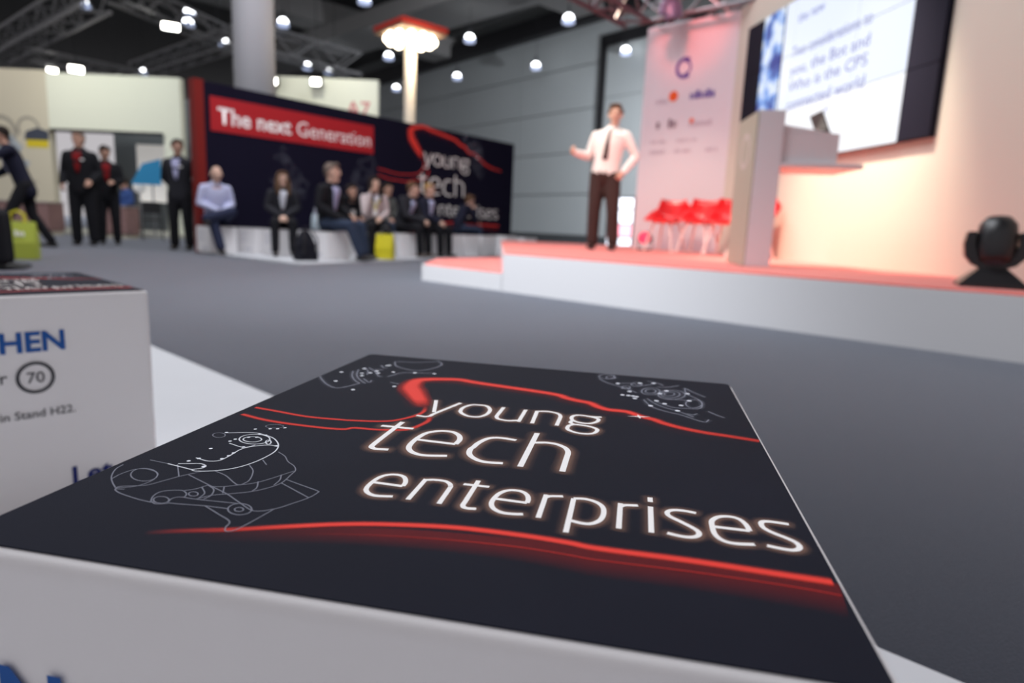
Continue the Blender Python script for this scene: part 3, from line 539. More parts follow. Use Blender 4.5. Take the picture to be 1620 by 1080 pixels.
# screen wall: runs almost straight away from the camera, 8 degrees to the left
Q = Vector((3.51, 5.24, 0)); DW = Vector((math.sin(R(-8)), math.cos(R(-8)), 0)); NW_ = Vector((-DW.y, DW.x, 0))   # towards the audience
TJ = 4.20
wr = MB().box(-3.2, TJ, 0, 0.12, SZ, 3.67).build('wall_right', M_WALLS); wr['kind'] = 'structure'
wr.location = Q; wr.rotation_euler = (0, 0, math.atan2(DW.y, DW.x)); wr.location = Q
# local x runs along the wall, local -y is behind?  keep the body on the far side
wr.location = Q - NW_ * 0.12
WM = plane_M(Q + NW_ * 0.0, -DW, (0, 0, 1))      # x to the right as seen by the audience, y up
def wallM(tpos, z, off): return plane_M(Q + DW * tpos + NW_ * off + Vector((0, 0, z)), -DW, (0, 0, 1))
# video wall of nine panels
M_SLIDE = mat('slide_light', (0.02, 0.02, 0.02), 0.3, 0.3, emit=(0.80, 0.87, 1.0), estr=1.05)
M_SLIDEB = mat('slide_lower_light', (0.02, 0.02, 0.02), 0.3, 0.3, emit=(0.93, 0.95, 1.0), estr=1.12)
M_SLTXT = mat('slide_text_light', (0.02, 0.02, 0.02), 0.3, 0.3, emit=(0.16, 0.19, 0.58), estr=0.9)
M_SCRBLK = mat('screen_black', (0.007, 0.007, 0.016), 0.7, 0.12)
def photo_mat():
    m = bpy.data.materials.new('slide_photo_light'); m.use_nodes = True; nt = m.node_tree; b = nt.nodes['Principled BSDF']
    tc = nt.nodes.new('ShaderNodeTexCoord'); n = nt.nodes.new('ShaderNodeTexNoise'); n.inputs['Scale'].default_value = 4.5; n.inputs['Detail'].default_value = 2
    cr = nt.nodes.new('ShaderNodeValToRGB'); cr.color_ramp.elements[0].color = (0.01, 0.04, 0.30, 1); cr.color_ramp.elements[0].position = 0.36
    cr.color_ramp.elements[1].color = (0.75, 0.85, 1, 1); cr.color_ramp.elements[1].position = 0.60
    e2 = cr.color_ramp.elements.new(0.47); e2.color = (0.16, 0.36, 0.85, 1)
    nt.links.new(tc.outputs['Object'], n.inputs['Vector']); nt.links.new(n.outputs['Fac'], cr.inputs['Fac']); nt.links.new(cr.outputs['Color'], b.inputs['Emission Color'])
    b.inputs['Emission Strength'].default_value = 1.0; b.inputs['Base Color'].default_value = (0.02, 0.02, 0.02, 1); return m
M_PHOTO = photo_mat()
t = thing('video_wall', 'big video wall showing a pale slide with blue text on the stage wall', 'screen', (Q.x, Q.y, 1.5), 0)
t.rotation_euler = (0, 0, math.atan2(-DW.y, -DW.x))       # local x: to the right along the wall, local -y: towards the audience
X0 = -3.80; PW = 1.146; PH = 0.60
for i in range(3):
    for j in range(3):
        x0 = X0 + i * PW; z0 = j * PH
        p = MB().box(x0 + 0.002, x0 + PW - 0.002, -0.062, -0.004, z0 + 0.002, z0 + PH - 0.002).build('display_panel', M_SCRBLK, t, bevel=0.003)
        for nm, (a, b), mm in (('slide_area', (-2.87, -0.745), M_SLIDEB if j == 0 else M_SLIDE), ('photo_area', (-3.37, -2.90), M_PHOTO)):
            xa = max(a, x0 + 0.003); xb = min(b, x0 + PW - 0.003)
            if xb - xa > 0.02:
                MB().box(xa, xb, -0.0640, -0.0615, z0 + 0.003, z0 + PH - 0.003).build(nm, mm, p)
def scr(x, z): return plane_M((x, -0.0645, z - 1.5), (1, 0, 0), (0, 0, 1))
for txt, z, sz in (('Two considerations to', 2.66, 0.165), ('you, the Bot and', 2.46, 0.165), ('Who is the CPS', 2.28, 0.165), ('connected world', 2.08, 0.175)):
    me = text_mesh(txt, sz, 0.004); w = max(v.co.x for v in me.vertices); bpy.data.meshes.remove(me)
    print_text('slide_lettering', txt, sz, scr(-2.65, z), M_SLTXT, t, 0.004, sx=1.36 / w)
print_text('slide_lettering', 'the new', 0.15, scr(-2.60, 3.02), M_SLTXT, t, 0.002)
print_text('slide_lettering', '70', 0.10, scr(-1.92, 1.93), M_SLTXT, t, 0.0)

# sponsor panel, turned to the front, between the screen wall and the hall
J = Vector((2.93, 9.40, 0)); DB = Vector((-0.743, 0.669, 0))
NB = Vector((-0.669, -0.743, 0))
t = thing('sponsor_panel', 'tall pale rose panel with rows of small logos beside the video wall', 'panel', (J.x, J.y, SZ), math.atan2(-DB.y, -DB.x))   # local x to the right, -y towards audience
MB().box(-1.45, 0.0, 0.0, 0.16, 0, 3.28).build('board', M_BANNER, t, bevel=0.004)
def bm_(x, z): return plane_M((-x, -0.002, z - SZ), (1, 0, 0), (0, 0, 1))
M_PURP = mat('purple_print', (0.10, 0.06, 0.28), 0.7, 0.2); M_ORAN = mat('orange_print', (0.75, 0.10, 0.02), 0.7, 0.2); M_TAUPE = mat('taupe_print', (0.20, 0.13, 0.16), 0.7, 0.2); M_FAINT = mat('faint_print', (0.48, 0.38, 0.44), 0.7, 0.2)
q = MB(); E_ = bm_(0.78, 3.01)
for r0 in (0.125,):
    ribbon(q, [(r0 * math.cos(a * math.pi / 10), r0 * math.sin(a * math.pi / 10)) for a in range(3, 18)], 0.05, E_, 0.002)
    ribbon(q, [(0.02 + 0.07 * math.cos(a * math.pi / 10), 0.085 * math.sin(a * math.pi / 10)) for a in range(-6, 7)], 0.03, E_, 0.002)
q.v and q.build('emblem_print', M_PURP, t)
q = MB(); q.a = []
dots(q, [(0, 0)], 0.075, bm_(0.93, 2.63), 0.002, 16); q.build('logo_dot_print', M_ORAN, t)
for nm, x, z, w, h, m, sd in (('logo_word_print', 1.22, 2.54, 0.20, 0.05, M_FAINT, 3), ('logo_word_print', 0.66, 2.56, 0.38, 0.085, M_PURP, 4), ('logo_word_print', 1.18, 2.18, 0.34, 0.095, M_TAUPE, 5), ('logo_word_print', 0.64, 2.18, 0.36, 0.06, M_FAINT, 6),
                              ('logo_word_print', 1.26, 1.97, 0.26, 0.035, M_FAINT, 7), ('logo_word_print', 0.82, 1.97, 0.32, 0.035, M_FAINT, 8), ('logo_word_print', 1.26, 1.81, 0.26, 0.05, M_FAINT, 9), ('logo_word_print', 0.84, 1.81, 0.26, 0.05, M_FAINT, 10), ('logo_word_print', 0.38, 1.81, 0.22, 0.05, M_FAINT, 11)):
    q = MB(); pseudo_print(q, 0, w, 0, h, bm_(x, z), 0.002, sd, 0.9); q.build(nm, m, t)['kind'] = 'stuff'
q = MB(); dots(q, [(0, 0)], 0.035, bm_(0.60, 2.26), 0.003, 12); q.build('logo_dot_print', M_ORAN, t)

# trusses over the stage
TC = J + DB * 1.47 + NB * 0.05
M_PTR = mat('purple_lit_truss', (0.13, 0.085, 0.10), 0.5, 0.5, 0.3)  # purple light on the truss is put into its colour
truss('stage_truss', 'grey box truss running above the sponsor panel', (TC.x, TC.y, 3.86), (TC.x - DB.x * 4.2, TC.y - DB.y * 4.2, 3.86), 0.36, M_GMETAL)
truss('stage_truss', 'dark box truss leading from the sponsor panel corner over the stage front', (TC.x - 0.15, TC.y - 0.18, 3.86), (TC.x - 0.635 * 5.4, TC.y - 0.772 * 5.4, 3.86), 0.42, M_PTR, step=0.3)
o = MB().box(0.30, 1.40, -0.30, -0.24, 4.05, 4.55).build('red_fascia_cloth', mat('red_truss_cloth', (0.42, 0.01, 0.012), 0.8, 0.2)); o.location = (TC.x, TC.y, 0); o.rotation_euler = (0, 0, math.atan2(-DB.y, -DB.x))
tag(o, 'dark red cloth band hung on the grey stage truss', 'cloth')

# lectern
LA = R(-5)
t = thing('lectern', 'white lectern with tall front board and side desk on the stage', 'lectern', (1.935, 5.47, SZ), LA)
# local x: to the right (thickness of the front board and the desk), local y: away from the camera
MB().box(0, 0.205, 0, 0.62, 0, 1.265).build('front_column', M_LECT, t, bevel=0.004)
MB().box(-0.012, 0.0, 0.004, 0.616, 0.004, 1.261).build('front_board', M_TAN, t, bevel=0.003)
MB().box(0.205, 0.66, 0.04, 0.58, 0.86, 1.10).build('desk_box', M_LECT, t, bevel=0.004)
MB().box(0.205, 0.86, 0.0, 0.62, 0.825, 0.86).build('shelf', M_LECT, t, bevel=0.003)
MB().add([(0.205, 0.04, 1.10), (0.60, 0.04, 1.10), (0.60, 0.58, 1.10), (0.205, 0.58, 1.10), (0.205, 0.04, 1.16), (0.60, 0.04, 1.105), (0.60, 0.58, 1.105), (0.205, 0.58, 1.16)], [(0, 1, 2, 3), (4, 7, 6, 5), (0, 4, 5, 1), (1, 5, 6, 2), (2, 6, 7, 3), (3, 7, 4, 0)]).build('sloped_desktop', M_LECT, t)
q = MB(); Lm = plane_M((-0.0125, 0.31, 0.97), (0, -1, 0), (0, 0, 1))
ribbon(q, [(0.13 * math.cos(a * math.pi / 10), 0.13 * math.sin(a * math.pi / 10)) for a in range(21)], 0.045, Lm, 0.001); q.build('ring_logo_print', mat('pale_logo', (0.50, 0.45, 0.41), 0.6, 0.3), t)
t = thing('laptop', 'small black laptop standing open on the lectern desk', 'laptop', (2.36, 5.68, SZ + 1.108), LA)
MB().box(0.02, 0.20, -0.14, 0.14, 0, 0.014).build('keyboard_base', M_BLACK, t, bevel=0.002)
MB().box(0, 0.19, -0.14, 0.14, 0, 0.010, Matrix.Translation((0.20, 0, 0.012)) @ Matrix.Rotation(R(-115), 4, 'Y')).build('lid', M_BLACK, t, bevel=0.002)

# red shell chairs in a row in front of the sponsor panel
def make_chair():
    t = thing('shell_chair', 'x', 'chair')
    # scooped shell: seat, low curved back with wings
    nu, nv = 14, 10; vs = []; 
    for j in range(nv + 1):
        s = j / nv
        for i in range(nu + 1):
            u = i / nu * 2 - 1
            y = 0.22 - 0.44 * min(s / 0.6, 1) - 0.05 * max(0, (s - 0.6) / 0.4)
            z = 0.435 - 0.03 * math.sin(min(s / 0.6, 1) * math.pi) + (max(0, (s - 0.55) / 0.45) ** 1.1) * 0.27
            w = 0.25 * (0.86 + 0.14 * math.sin(s * math.pi)) * (1 - 0.12 * max(0, (s - 0.8) / 0.2))
            wing = (abs(u) ** 3) * (0.16 * math.sin(min(1, s * 1.15) * math.pi * 0.9))
            yy = y + (abs(u) ** 2) * 0.10 * max(0, (s - 0.5) / 0.5)
            vs.append((u * w, yy, z + wing * (1 - 0.5 * max(0, (s - 0.7) / 0.3))))
    n = nu + 1; top = vs; bot = [(x, y - 0.006, z - 0.022) for x, y, z in vs]
    fs = []; k = len(vs)
    for j in range(nv):
        for i in range(nu):
            a, b, c, d = j * n + i, j * n + i + 1, (j + 1) * n + i + 1, (j + 1) * n + i
            fs += [(a, b, c, d), (k + d, k + c, k + b, k + a)]
    for i in range(nu): fs += [(i + 1, i, k + i, k + i + 1), (nv * n + i, nv * n + i + 1, k + nv * n + i + 1, k + nv * n + i)]
    for j in range(nv): fs += [(j * n, (j + 1) * n, k + (j + 1) * n, k + j * n), ((j + 1) * n + nu, j * n + nu, k + j * n + nu, k + (j + 1) * n + nu)]
    MB().add(top + bot, fs).build('seat_shell', M_CHAIR, t, smooth=True)
    for sx in (-1, 1):
        for sy in (-1, 1):
            MB().tube([(sx * 0.13, sy * 0.12 - 0.02, 0.40), (sx * 0.21, sy * 0.20 - 0.02, 0.0)], [0.016, 0.011], 8, flat=True).build('leg', M_LEG, t)
    MB().tube([(-0.13, 0.10, 0.395), (0.13, 0.10, 0.395)], 0.011, 6, flat=True).build('cross_bar', M_LEG, t)
    MB().tube([(-0.13, -0.14, 0.395), (0.13, -0.14, 0.395)], 0.011, 6, flat=True).build('cross_bar', M_LEG, t)
    return t
ch0 = make_chair()
for i, (x, y, lb) in enumerate([(2.04, 8.98, 'leftmost red shell chair, beside the small red floor lamp'), (2.38, 8.55, 'second red shell chair from the left in front of the sponsor panel'), (2.60, 8.12, 'third red shell chair from the left, next to the lectern'), (2.77, 7.72, 'rightmost red shell chair, behind the lectern column')]):
    o = ch0 if i == 0 else copy_tree(ch0)
    o.location = (x, y, SZ); o.rotation_euler = (0, 0, math.atan2(NB.y, NB.x) - math.pi / 2); tag(o, lb, 'chair', 'red shell chairs on the stage')

# moving-head lamps
def moving_head(label, loc, rz, s=1.0, m=M_BLACK, tilt=0.0, hang=False):
    t = thing('moving_head_lamp', label, 'stage lamp', loc, rz)
    k = -1 if hang else 1
    def sc(p): return [(x * s, y * s, z * s * k) for x, y, z in p]
    # base: flared box
    b = MB(); lo = [(-0.185, -0.15), (0.185, -0.15), (0.185, 0.15), (-0.185, 0.15)]; md = [(-0.13, -0.11), (0.13, -0.11), (0.13, 0.11), (-0.13, 0.11)]; hi = [(-0.075, -0.075), (0.075, -0.075), (0.075, 0.075), (-0.075, 0.075)]
    vs = [(x, y, 0) for x, y in lo] + [(x, y, 0.02) for x, y in lo] + [(x, y, 0.075) for x, y in md] + [(x, y, 0.125) for x, y in hi]
    fs = [(3, 2, 1, 0), (12, 13, 14, 15)] + [(r * 4 + i, r * 4 + (i + 1) % 4, r * 4 + 4 + (i + 1) % 4, r * 4 + 4 + i) for r in range(3) for i in range(4)]
    b.add(sc(vs), fs).build('base', m, t, bevel=0.004 * s)
    # yoke: U-shaped plate with two arms
    y = MB(); pts = []
    out = [(-0.165, 0.36), (-0.178, 0.28), (-0.165, 0.20), (-0.12, 0.145), (-0.06, 0.12), (0.06, 0.12), (0.12, 0.145), (0.165, 0.20), (0.178, 0.28), (0.165, 0.36)]
    inn_ = [(0.115, 0.36), (0.118, 0.28), (0.10, 0.215), (0.06, 0.175), (0, 0.165), (-0.06, 0.175), (-0.10, 0.215), (-0.118, 0.28), (-0.115, 0.36)]
    pl = [(x * s, z * s * k) for x, z in out + inn_]
    y.extrude(pl, plane_M((0, 0.055 * s, 0), (1, 0, 0), (0, 0, 1)), 0.11 * s).build('yoke', m, t, bevel=0.006 * s)
    # head
    h = MB(); Rt = Matrix.Rotation(tilt, 4, 'X'); prof = [(0.0, -0.16), (0.07, -0.155), (0.105, -0.11), (0.115, -0.03), (0.112, 0.05), (0.098, 0.11), (0.088, 0.14), (0.0, 0.14)]
    n = 20; vs = []
    for r, z in prof[1:-1]:
        for a in range(n):
            p = Rt @ Vector((r * math.cos(2 * math.pi * a / n), r * math.sin(2 * math.pi * a / n), z)); vs.append((p.x * s, p.y * s, (p.z + 0.30 * k) * s if not hang else (p.z - 0.30) * s))
    R_ = len(prof) - 2
    fs = [(i * n + a, i * n + (a + 1) % n, (i + 1) * n + (a + 1) % n, (i + 1) * n + a) for i in range(R_ - 1) for a in range(n)] + [tuple(range(n - 1, -1, -1)), tuple(range((R_ - 1) * n, R_ * n))]
    h.add(vs, fs); hd = h.build('lamp_head', m, t, smooth=True)
    ln = MB(); c = Rt @ Vector((0, 0, 0.143)); ln.ball((c.x * s, c.y * s, (c.z + 0.30 * k) * s), (0.07 * s, 0.07 * s, 0.02 * s), Rt.to_3x3()); ln.build('lens', mat('lamp_lens', (0.05, 0.05, 0.07), 0.1, 0.6), hd, smooth=True)
    return t
moving_head('black moving-head stage lamp standing on the front right stage edge', (2.895, 3.94, SZ), R(-28), 0.92, M_BLACK, R(168))
moving_head('bluish moving-head lamp hanging from the stage truss corner', (TC.x + 0.20, TC.y - 0.75, 3.92), 0.4, 0.9, mat('blue_grey_lamp', (0.16, 0.17, 0.28), 0.4, 0.5), R(160), True)
# small red floor lamp
t = thing('floor_lamp', 'small red glowing floor lamp left of the red chairs', 'stage lamp', (1.87, 9.45, SZ), R(160))
MB().box(-0.10, 0.10, -0.07, 0.07, 0, 0.025).build('foot', M_BLACK, t, bevel=0.004)
for sx in (-1, 1): MB().box(sx * 0.098 - 0.006, sx * 0.098 + 0.006, -0.02, 0.02, 0.02, 0.19).build('bracket', M_BLACK, t)
MB().tube([(0, -0.09, 0.18), (0, 0.075, 0.18)], [0.088, 0.09], 18, flat=True).build('can', M_BLACK, t)
MB().tube([(0, 0.076, 0.18), (0, 0.092, 0.18)], [0.082, 0.07], 18, flat=True).build('glowing_lens', mat('red_lens', (0.6, 0.02, 0.05), 0.3, 0.5, emit=(1.0, 0.05, 0.12), estr=1.3), t)
# ------------------------------------------------------------------ black printed partition, plinth and cube seats
W0 = Vector((-5.134, 10.503, 0)); WD = Vector((math.sin(R(38.4)), math.cos(R(38.4)), 0)); WN = Vector((WD.y, -WD.x, 0))
WR = math.atan2(WD.y, WD.x)
t = thing('partition_wall', 'long black printed partition with red end and white words The next Generation', 'partition', W0, WR)   # local x along, -y towards the stage
MB().box(0.15, 8.02, 0.0, 0.14, 0, 2.69).build('panel', M_DARKW, t)
MB().box(0.0, 0.15, -0.02, 0.16, 0, 2.70).build('red_end_post', M_REDP, t)
MB().box(0.25, 3.54, -0.012, -0.001, 1.95, 2.48).build('red_band', M_REDBAND, t)
def pw(x, z, off=0.0): return plane_M((x, -off, z), (1, 0, 0), (0, 0, 1))
me = text_mesh('The next', 0.36, 0.02); w1 = max(v.co.x for v in me.vertices); me2 = text_mesh('Generation', 0.36, 0.0); w2 = max(v.co.x for v in me2.vertices)
print_text('lettering', 'The next', 0.36, pw(0.37, 2.075, 0.013), M_LETTER, t, 0.02, sx=1.33 / w1)
print_text('lettering', 'Generation', 0.36, pw(1.80, 2.075, 0.013), M_LETTER, t, 0.0, sx=1.66 / w2)
KX, KZ = 9.3, 6.1
artwork(t, pw(3.58, 0.18, 0.002) @ Matrix.Diagonal((KX, KZ, 1, 1)), 4.0, ('streaks', 'words'), lw=1.25)
q = MB(); gm = pw(5.95 - 0.285 * 5.5, 1.75 - 0.335 * 6.0, 0.003) @ Matrix.Diagonal((6.2, 6.0, 1, 1))
for i, s in enumerate(GEAR): ribbon(q, s, 0.004, gm, 0.001 + i * 2e-5, [0.30, 0.30], 4)
q.build('gear_line_drawing', I_LINE, t)['kind'] = 'stuff'
q = MB(); gm = pw(1.25, 0.75, 0.003) @ Matrix.Diagonal((5.5, 5.2, 1, 1))
for i, s in enumerate(ROBOT + ROBOT_W): ribbon(q, s, 0.003, gm, 0.001 + i * 2e-5, [0.16, 0.16], 4)
q.build('robot_line_drawing', I_LINE, t)['kind'] = 'stuff'
q = MB(); gm = pw(2.85, 0.75 - 0.331 * 5, 0.003) @ Matrix.Diagonal((7.0, 5.2, 1, 1)); gm = gm @ Matrix.Translation((0, 0.05, 0))
for i, s in enumerate(GRIP): ribbon(q, s, 0.004, gm, 0.001 + i * 2e-5, [0.20, 0.20], 4)
q.build('gripper_line_drawing', I_LINE, t)['kind'] = 'stuff'

PC = Vector((-2.80, 8.42, 0)); PE = Vector((-1.30, 11.6, 0))
s0 = W0 + WN * 0.10 - WD * 0.02
poly = [s0, PC, PE, PE + (PE - PC).normalized() * 4.4, W0 + WD * 7.9 + WN * 0.10]
o = MB().prism(P2(*poly), 0, 0.03).build('seating_board', M_PLAT); tag(o, 'white floor board under the seated audience beside the black partition', 'floor board')
# cube seats
st0 = None
def cube_seat(loc, rz, label):
    global st0
    if st0 is None:
        t = thing('cube_stool', label, 'stool', loc, rz)
        mb = MB(); W, D, H = SW_, SD_, SH_ - 0.03
        c = MB().box(-W / 2, W / 2, -D / 2, D / 2, 0, H).build('cover', M_WHITE, t, bevel=0.012)
        MB().box(-W / 2 + 0.004, W / 2 - 0.004, -D / 2 + 0.004, D / 2 - 0.004, H, H + 0.004).build('top_panel', M_NAVY, t)
        for k, (o_, r_) in enumerate((((-W / 2, -D / 2 - 0.001), (1, 0, 0)), ((W / 2 + 0.001, -D / 2), (0, 1, 0)))):
            q = MB(); Mx = plane_M((o_[0], o_[1], 0), r_, (0, 0, 1))
            for i in range(4): pseudo_print(q, 0.06, 0.30 - 0.03 * (i % 2), H - 0.09 - i * 0.045, 0.014, Mx, 0.001, 20 + i + k * 5)
            pseudo_print(q, 0.22, 0.38, 0.05, 0.03, Mx, 0.001, 40 + k); q.build('print_lines', M_LGREY, t)['kind'] = 'stuff'
        st0 = t
    else:
        t = copy_tree(st0); t.location = loc; t.rotation_euler = (0, 0, rz); tag(t, label, 'stool')
    t['group'] = 'white cube seats of the audience'
    return t
FACE = math.atan2(WN.y, WN.x) - math.pi / 2       # people facing the stage: local +y = WN
SEATS = {'bald': (-4.78, 10.35), 'jacket_woman': (-3.70, 10.30), 'jeans_man': (-2.88, 9.95), 'hidden': (-2.98, 11.55), 'cardigan_woman': (-2.40, 10.90), 'far_face': (-2.52, 12.45), 'suit_man': (-2.05, 11.70), 'blond': (-1.70, 12.15), 'leaning': (-1.22, 13.80)}
LBL = {'bald': 'white cube seat at the red partition end under the bald man', 'jacket_woman': 'white cube seat under the woman in the dark blazer', 'jeans_man': 'white cube seat under the man in jeans, beside the black backpack', 'hidden': 'white cube seat hidden behind the man in jeans', 'cardigan_woman': 'white cube seat under the woman in the light cardigan', 'far_face': 'white cube seat under the half-hidden person behind the cardigan woman', 'suit_man': 'white cube seat under the dark-suited man right of the yellow bag', 'blond': 'white cube seat under the blond person with outstretched hand', 'leaning': 'white cube seat under the person resting chin on hand'}
for k, (x, y) in SEATS.items(): cube_seat((x, y, 0.03), FACE + R(random.uniform(-6, 6)), LBL[k])
for (x, y, lb) in [(-1.37, 12.56, 'empty white cube seat right of the suited man'), (-1.05, 12.96, 'empty white cube seat in the middle of the right-hand row'), (-0.73, 13.36, 'empty white cube seat nearest the stage corner'), (-0.30, 14.55, 'empty white cube seat at the far right end of the row'), (-4.24, 10.64, 'empty white cube seat between the bald man and the woman in the blazer'), (0.15, 15.2, 'farthest empty white cube seat beyond the stage corner')]:
    cube_seat((x, y, 0.03 if x < -0.2 else 0.0), FACE + R(random.uniform(-6, 6)), lb)
# ------------------------------------------------------------------ people
def rotz2(v, a): return Vector((v[0] * math.cos(a) - v[1] * math.sin(a), v[0] * math.sin(a) + v[1] * math.cos(a), v[2]))
STAND = dict(pel=(0, 0, 0.96), wai=(0, 0.01, 1.10), che=(0, 0.015, 1.32), nek=(0, 0.0, 1.50), hd=(0, 0.02, 1.655),
             shl=(-0.185, 0, 1.415), shr=(0.185, 0, 1.415), ell=(-0.25, -0.03, 1.15), elr=(0.25, -0.03, 1.15), wrl=(-0.25, 0.05, 0.90), wrr=(0.25, 0.05, 0.90),
             hil=(-0.09, 0, 0.93), hir=(0.09, 0, 0.93), knl=(-0.11, 0.02, 0.50), knr=(0.11, 0.02, 0.50), anl=(-0.12, -0.02, 0.09), anr=(0.12, -0.02, 0.09))
SIT = dict(pel=(0, 0.0, 0.54), wai=(0, -0.02, 0.68), che=(0, 0.0, 0.90), nek=(0, 0.04, 1.075), hd=(0, 0.075, 1.225),
           shl=(-0.18, 0.02, 0.995), shr=(0.18, 0.02, 0.995), ell=(-0.24, 0.02, 0.76), elr=(0.24, 0.02, 0.76), wrl=(-0.12, 0.24, 0.66), wrr=(0.12, 0.24, 0.66),
           hil=(-0.09, 0.02, 0.53), hir=(0.09, 0.02, 0.53), knl=(-0.14, 0.44, 0.52), knr=(0.14, 0.44, 0.52), anl=(-0.14, 0.46, 0.09), anr=(0.14, 0.46, 0.09))
def hand(mb, w, d, side, nrm, curl=0.5, s=1.0):
    """palm with four fingers of different length and a thumb leaving its side; d along hand, side to the thumb"""
    d = Vector(d).normalized(); nrm = Vector(nrm); nrm = (nrm - d * nrm.dot(d)).normalized(); side = Vector(side); side = (side - d * side.dot(d) - nrm * side.dot(nrm)).normalized()
    w = Vector(w)
    mb.tube([w, w + d * 0.04 * s, w + d * 0.085 * s], [(0.026 * s, 0.020 * s), (0.038 * s, 0.016 * s), (0.040 * s, 0.014 * s)], 10, fwd=nrm)
    for i, L in enumerate((0.066, 0.078, 0.073, 0.056)):
        b = w + d * 0.082 * s + side * (0.030 - i * 0.020) * s
        c1 = (d * math.cos(curl) - nrm * -math.sin(curl)).normalized(); c2 = (d * math.cos(curl * 2.1) + nrm * math.sin(curl * 2.1)).normalized()
        m_ = b + c1 * L * 0.55 * s
        mb.tube([b - d * 0.02 * s, b, m_, m_ + c2 * L * 0.45 * s], [0.0095 * s, 0.0095 * s, 0.009 * s, 0.008 * s], 8)
    b = w + d * 0.025 * s + side * 0.026 * s; t1 = (d * 0.62 + side * 0.62 + nrm * 0.25).normalized(); t2 = (d * 0.85 + side * 0.2 + nrm * 0.35).normalized()
    mb.tube([b - t1 * 0.01, b + t1 * 0.036 * s, b + t1 * 0.036 * s + t2 * 0.030 * s], [0.0125 * s, 0.011 * s, 0.009 * s], 8)
def person(label, loc, rz, pose, H=1.78, skin=None, top=None, trou=None, shoe=None, hair=None, look=(0, 0), sleeve='long', style='jacket', hairstyle='short', inner=None, tie=None, lanyard=None, curl=(0.5, 0.5), bulk=1.0, hands=None, vox=0.0095, sit=False, foot=(0, 0), badge=None, group=None):
    t = thing('person', label, 'person', loc, rz, group)
    J = {k: Vector(v) for k, v in (SIT if sit else STAND).items()}
    for k, v in (pose or {}).items(): J[k] = Vector(v)
    s = H / 1.78
    for k in J: J[k] = J[k] * s
    if sit:     # keep the seat at its real height whatever the body size
        dz = 0.535 - J['pel'].z
        for k in J:
            if not k.startswith('an'): J[k].z += dz
    skin = skin or M_SKIN; hands = hands or {}
    yaw, pit = look
    HR = Matrix.Rotation(yaw, 3, 'Z') @ Matrix.Rotation(pit, 3, 'X')
    hc_ = J['hd'].copy(); hs = s * 1.08
    def H_(x, y, z): return hc_ + HR @ (Vector((x, y, z)) * hs)
    up = (J['che'] - J['wai']).normalized(); fw = Vector((0, 1, 0)); fw = (fw - up * fw.dot(up)).normalized()
    # ---- one continuous body
    b = MB()
    b.ball(H_(0, -0.012, 0.022), (0.074 * s, 0.092 * s, 0.098 * s), HR, 16, 12)                      # cranium
    b.tube([H_(0, 0.012, 0.02), H_(0, 0.022, -0.045), H_(0, 0.030, -0.098)], [(0.068 * s, 0.074 * s), (0.060 * s, 0.066 * s), (0.036 * s, 0.042 * s)], 12, fwd=HR @ Vector((0, 1, 0)))   # face and jaw
    b.tube([H_(0, 0.088, 0.022), H_(0, 0.104, -0.018), H_(0, 0.100, -0.026)], [0.009 * s, 0.014 * s, 0.013 * s], 8)   # nose
    b.tube([H_(-0.05, 0.080, 0.034), H_(0.05, 0.080, 0.034)], 0.010 * s, 8)                          # brow
    b.ball(H_(0, 0.074, -0.104), (0.020 * s, 0.016 * s, 0.014 * s), HR, 8, 6)                        # chin
    for sx in (-1, 1): b.ball(H_(sx * 0.078, -0.008, -0.002), (0.011 * s, 0.020 * s, 0.031 * s), HR, 8, 6)   # ears
    b.tube([J['nek'] - up * 0.04 * s, J['nek'], H_(0, -0.02, -0.06)], [0.068 * s, 0.056 * s, 0.054 * s], 12)
    k = bulk * s
    b.tube([J['pel'], J['wai'], J['che'], J['nek'] - up * 0.05 * s], [(0.145 * k, 0.10 * k), (0.128 * k, 0.092 * k), (0.150 * k, 0.105 * k), (0.10 * k, 0.07 * k)], 14, fwd=fw)
    for q, sg in (('l', -1), ('r', 1)):
        S_, E, W_ = J['sh' + q], J['el' + q], J['wr' + q]
        b.tube([J['che'] + up * 0.09 * s, S_], [0.06 * s, 0.052 * s], 10)
        b.tube([S_, S_.lerp(E, 0.4), E], [0.050 * s, 0.046 * s, 0.037 * s], 10)
        b.tube([E, E.lerp(W_, 0.3), W_], [0.038 * s, 0.039 * s, 0.026 * s], 10)
        hd_, sd_, nr_ = hands.get(q, (W_ - E, (-sg, 0.4, 0.3), (-sg * 0.5, 0.2, -0.6)))
        hand(b, W_, hd_, sd_, nr_, curl[0] if q == 'l' else curl[1], s)
        Hp, K, A = J['hi' + q], J['kn' + q], J['an' + q]
        b.tube([Hp, Hp.lerp(K, 0.45), K], [0.078 * k, 0.066 * s, 0.050 * s], 10)
        b.tube([K, K.lerp(A, 0.3), A], [0.050 * s, 0.050 * s, 0.034 * s], 10)
        b.tube([A, A + Vector((0, 0.02, -0.045)) * s, A + Vector((foot[0] * 0.1, 0.10, -0.06)) * s], [0.034 * s, 0.034 * s, 0.026 * s], 8)
    fused('body', b, skin, t, vox, 2)
    e = MB()
    for sx in (-1, 1): e.ball(H_(sx * 0.031, 0.084, 0.016), (0.011 * s, 0.007 * s, 0.006 * s), HR, 8, 6)
    e.build('eyes', M_EYE, t, smooth=True)
    MB().ball(H_(0, 0.088, -0.062), (0.022 * s, 0.009 * s, 0.007 * s), HR, 10, 6).build('mouth', M_LIP, t, smooth=True)
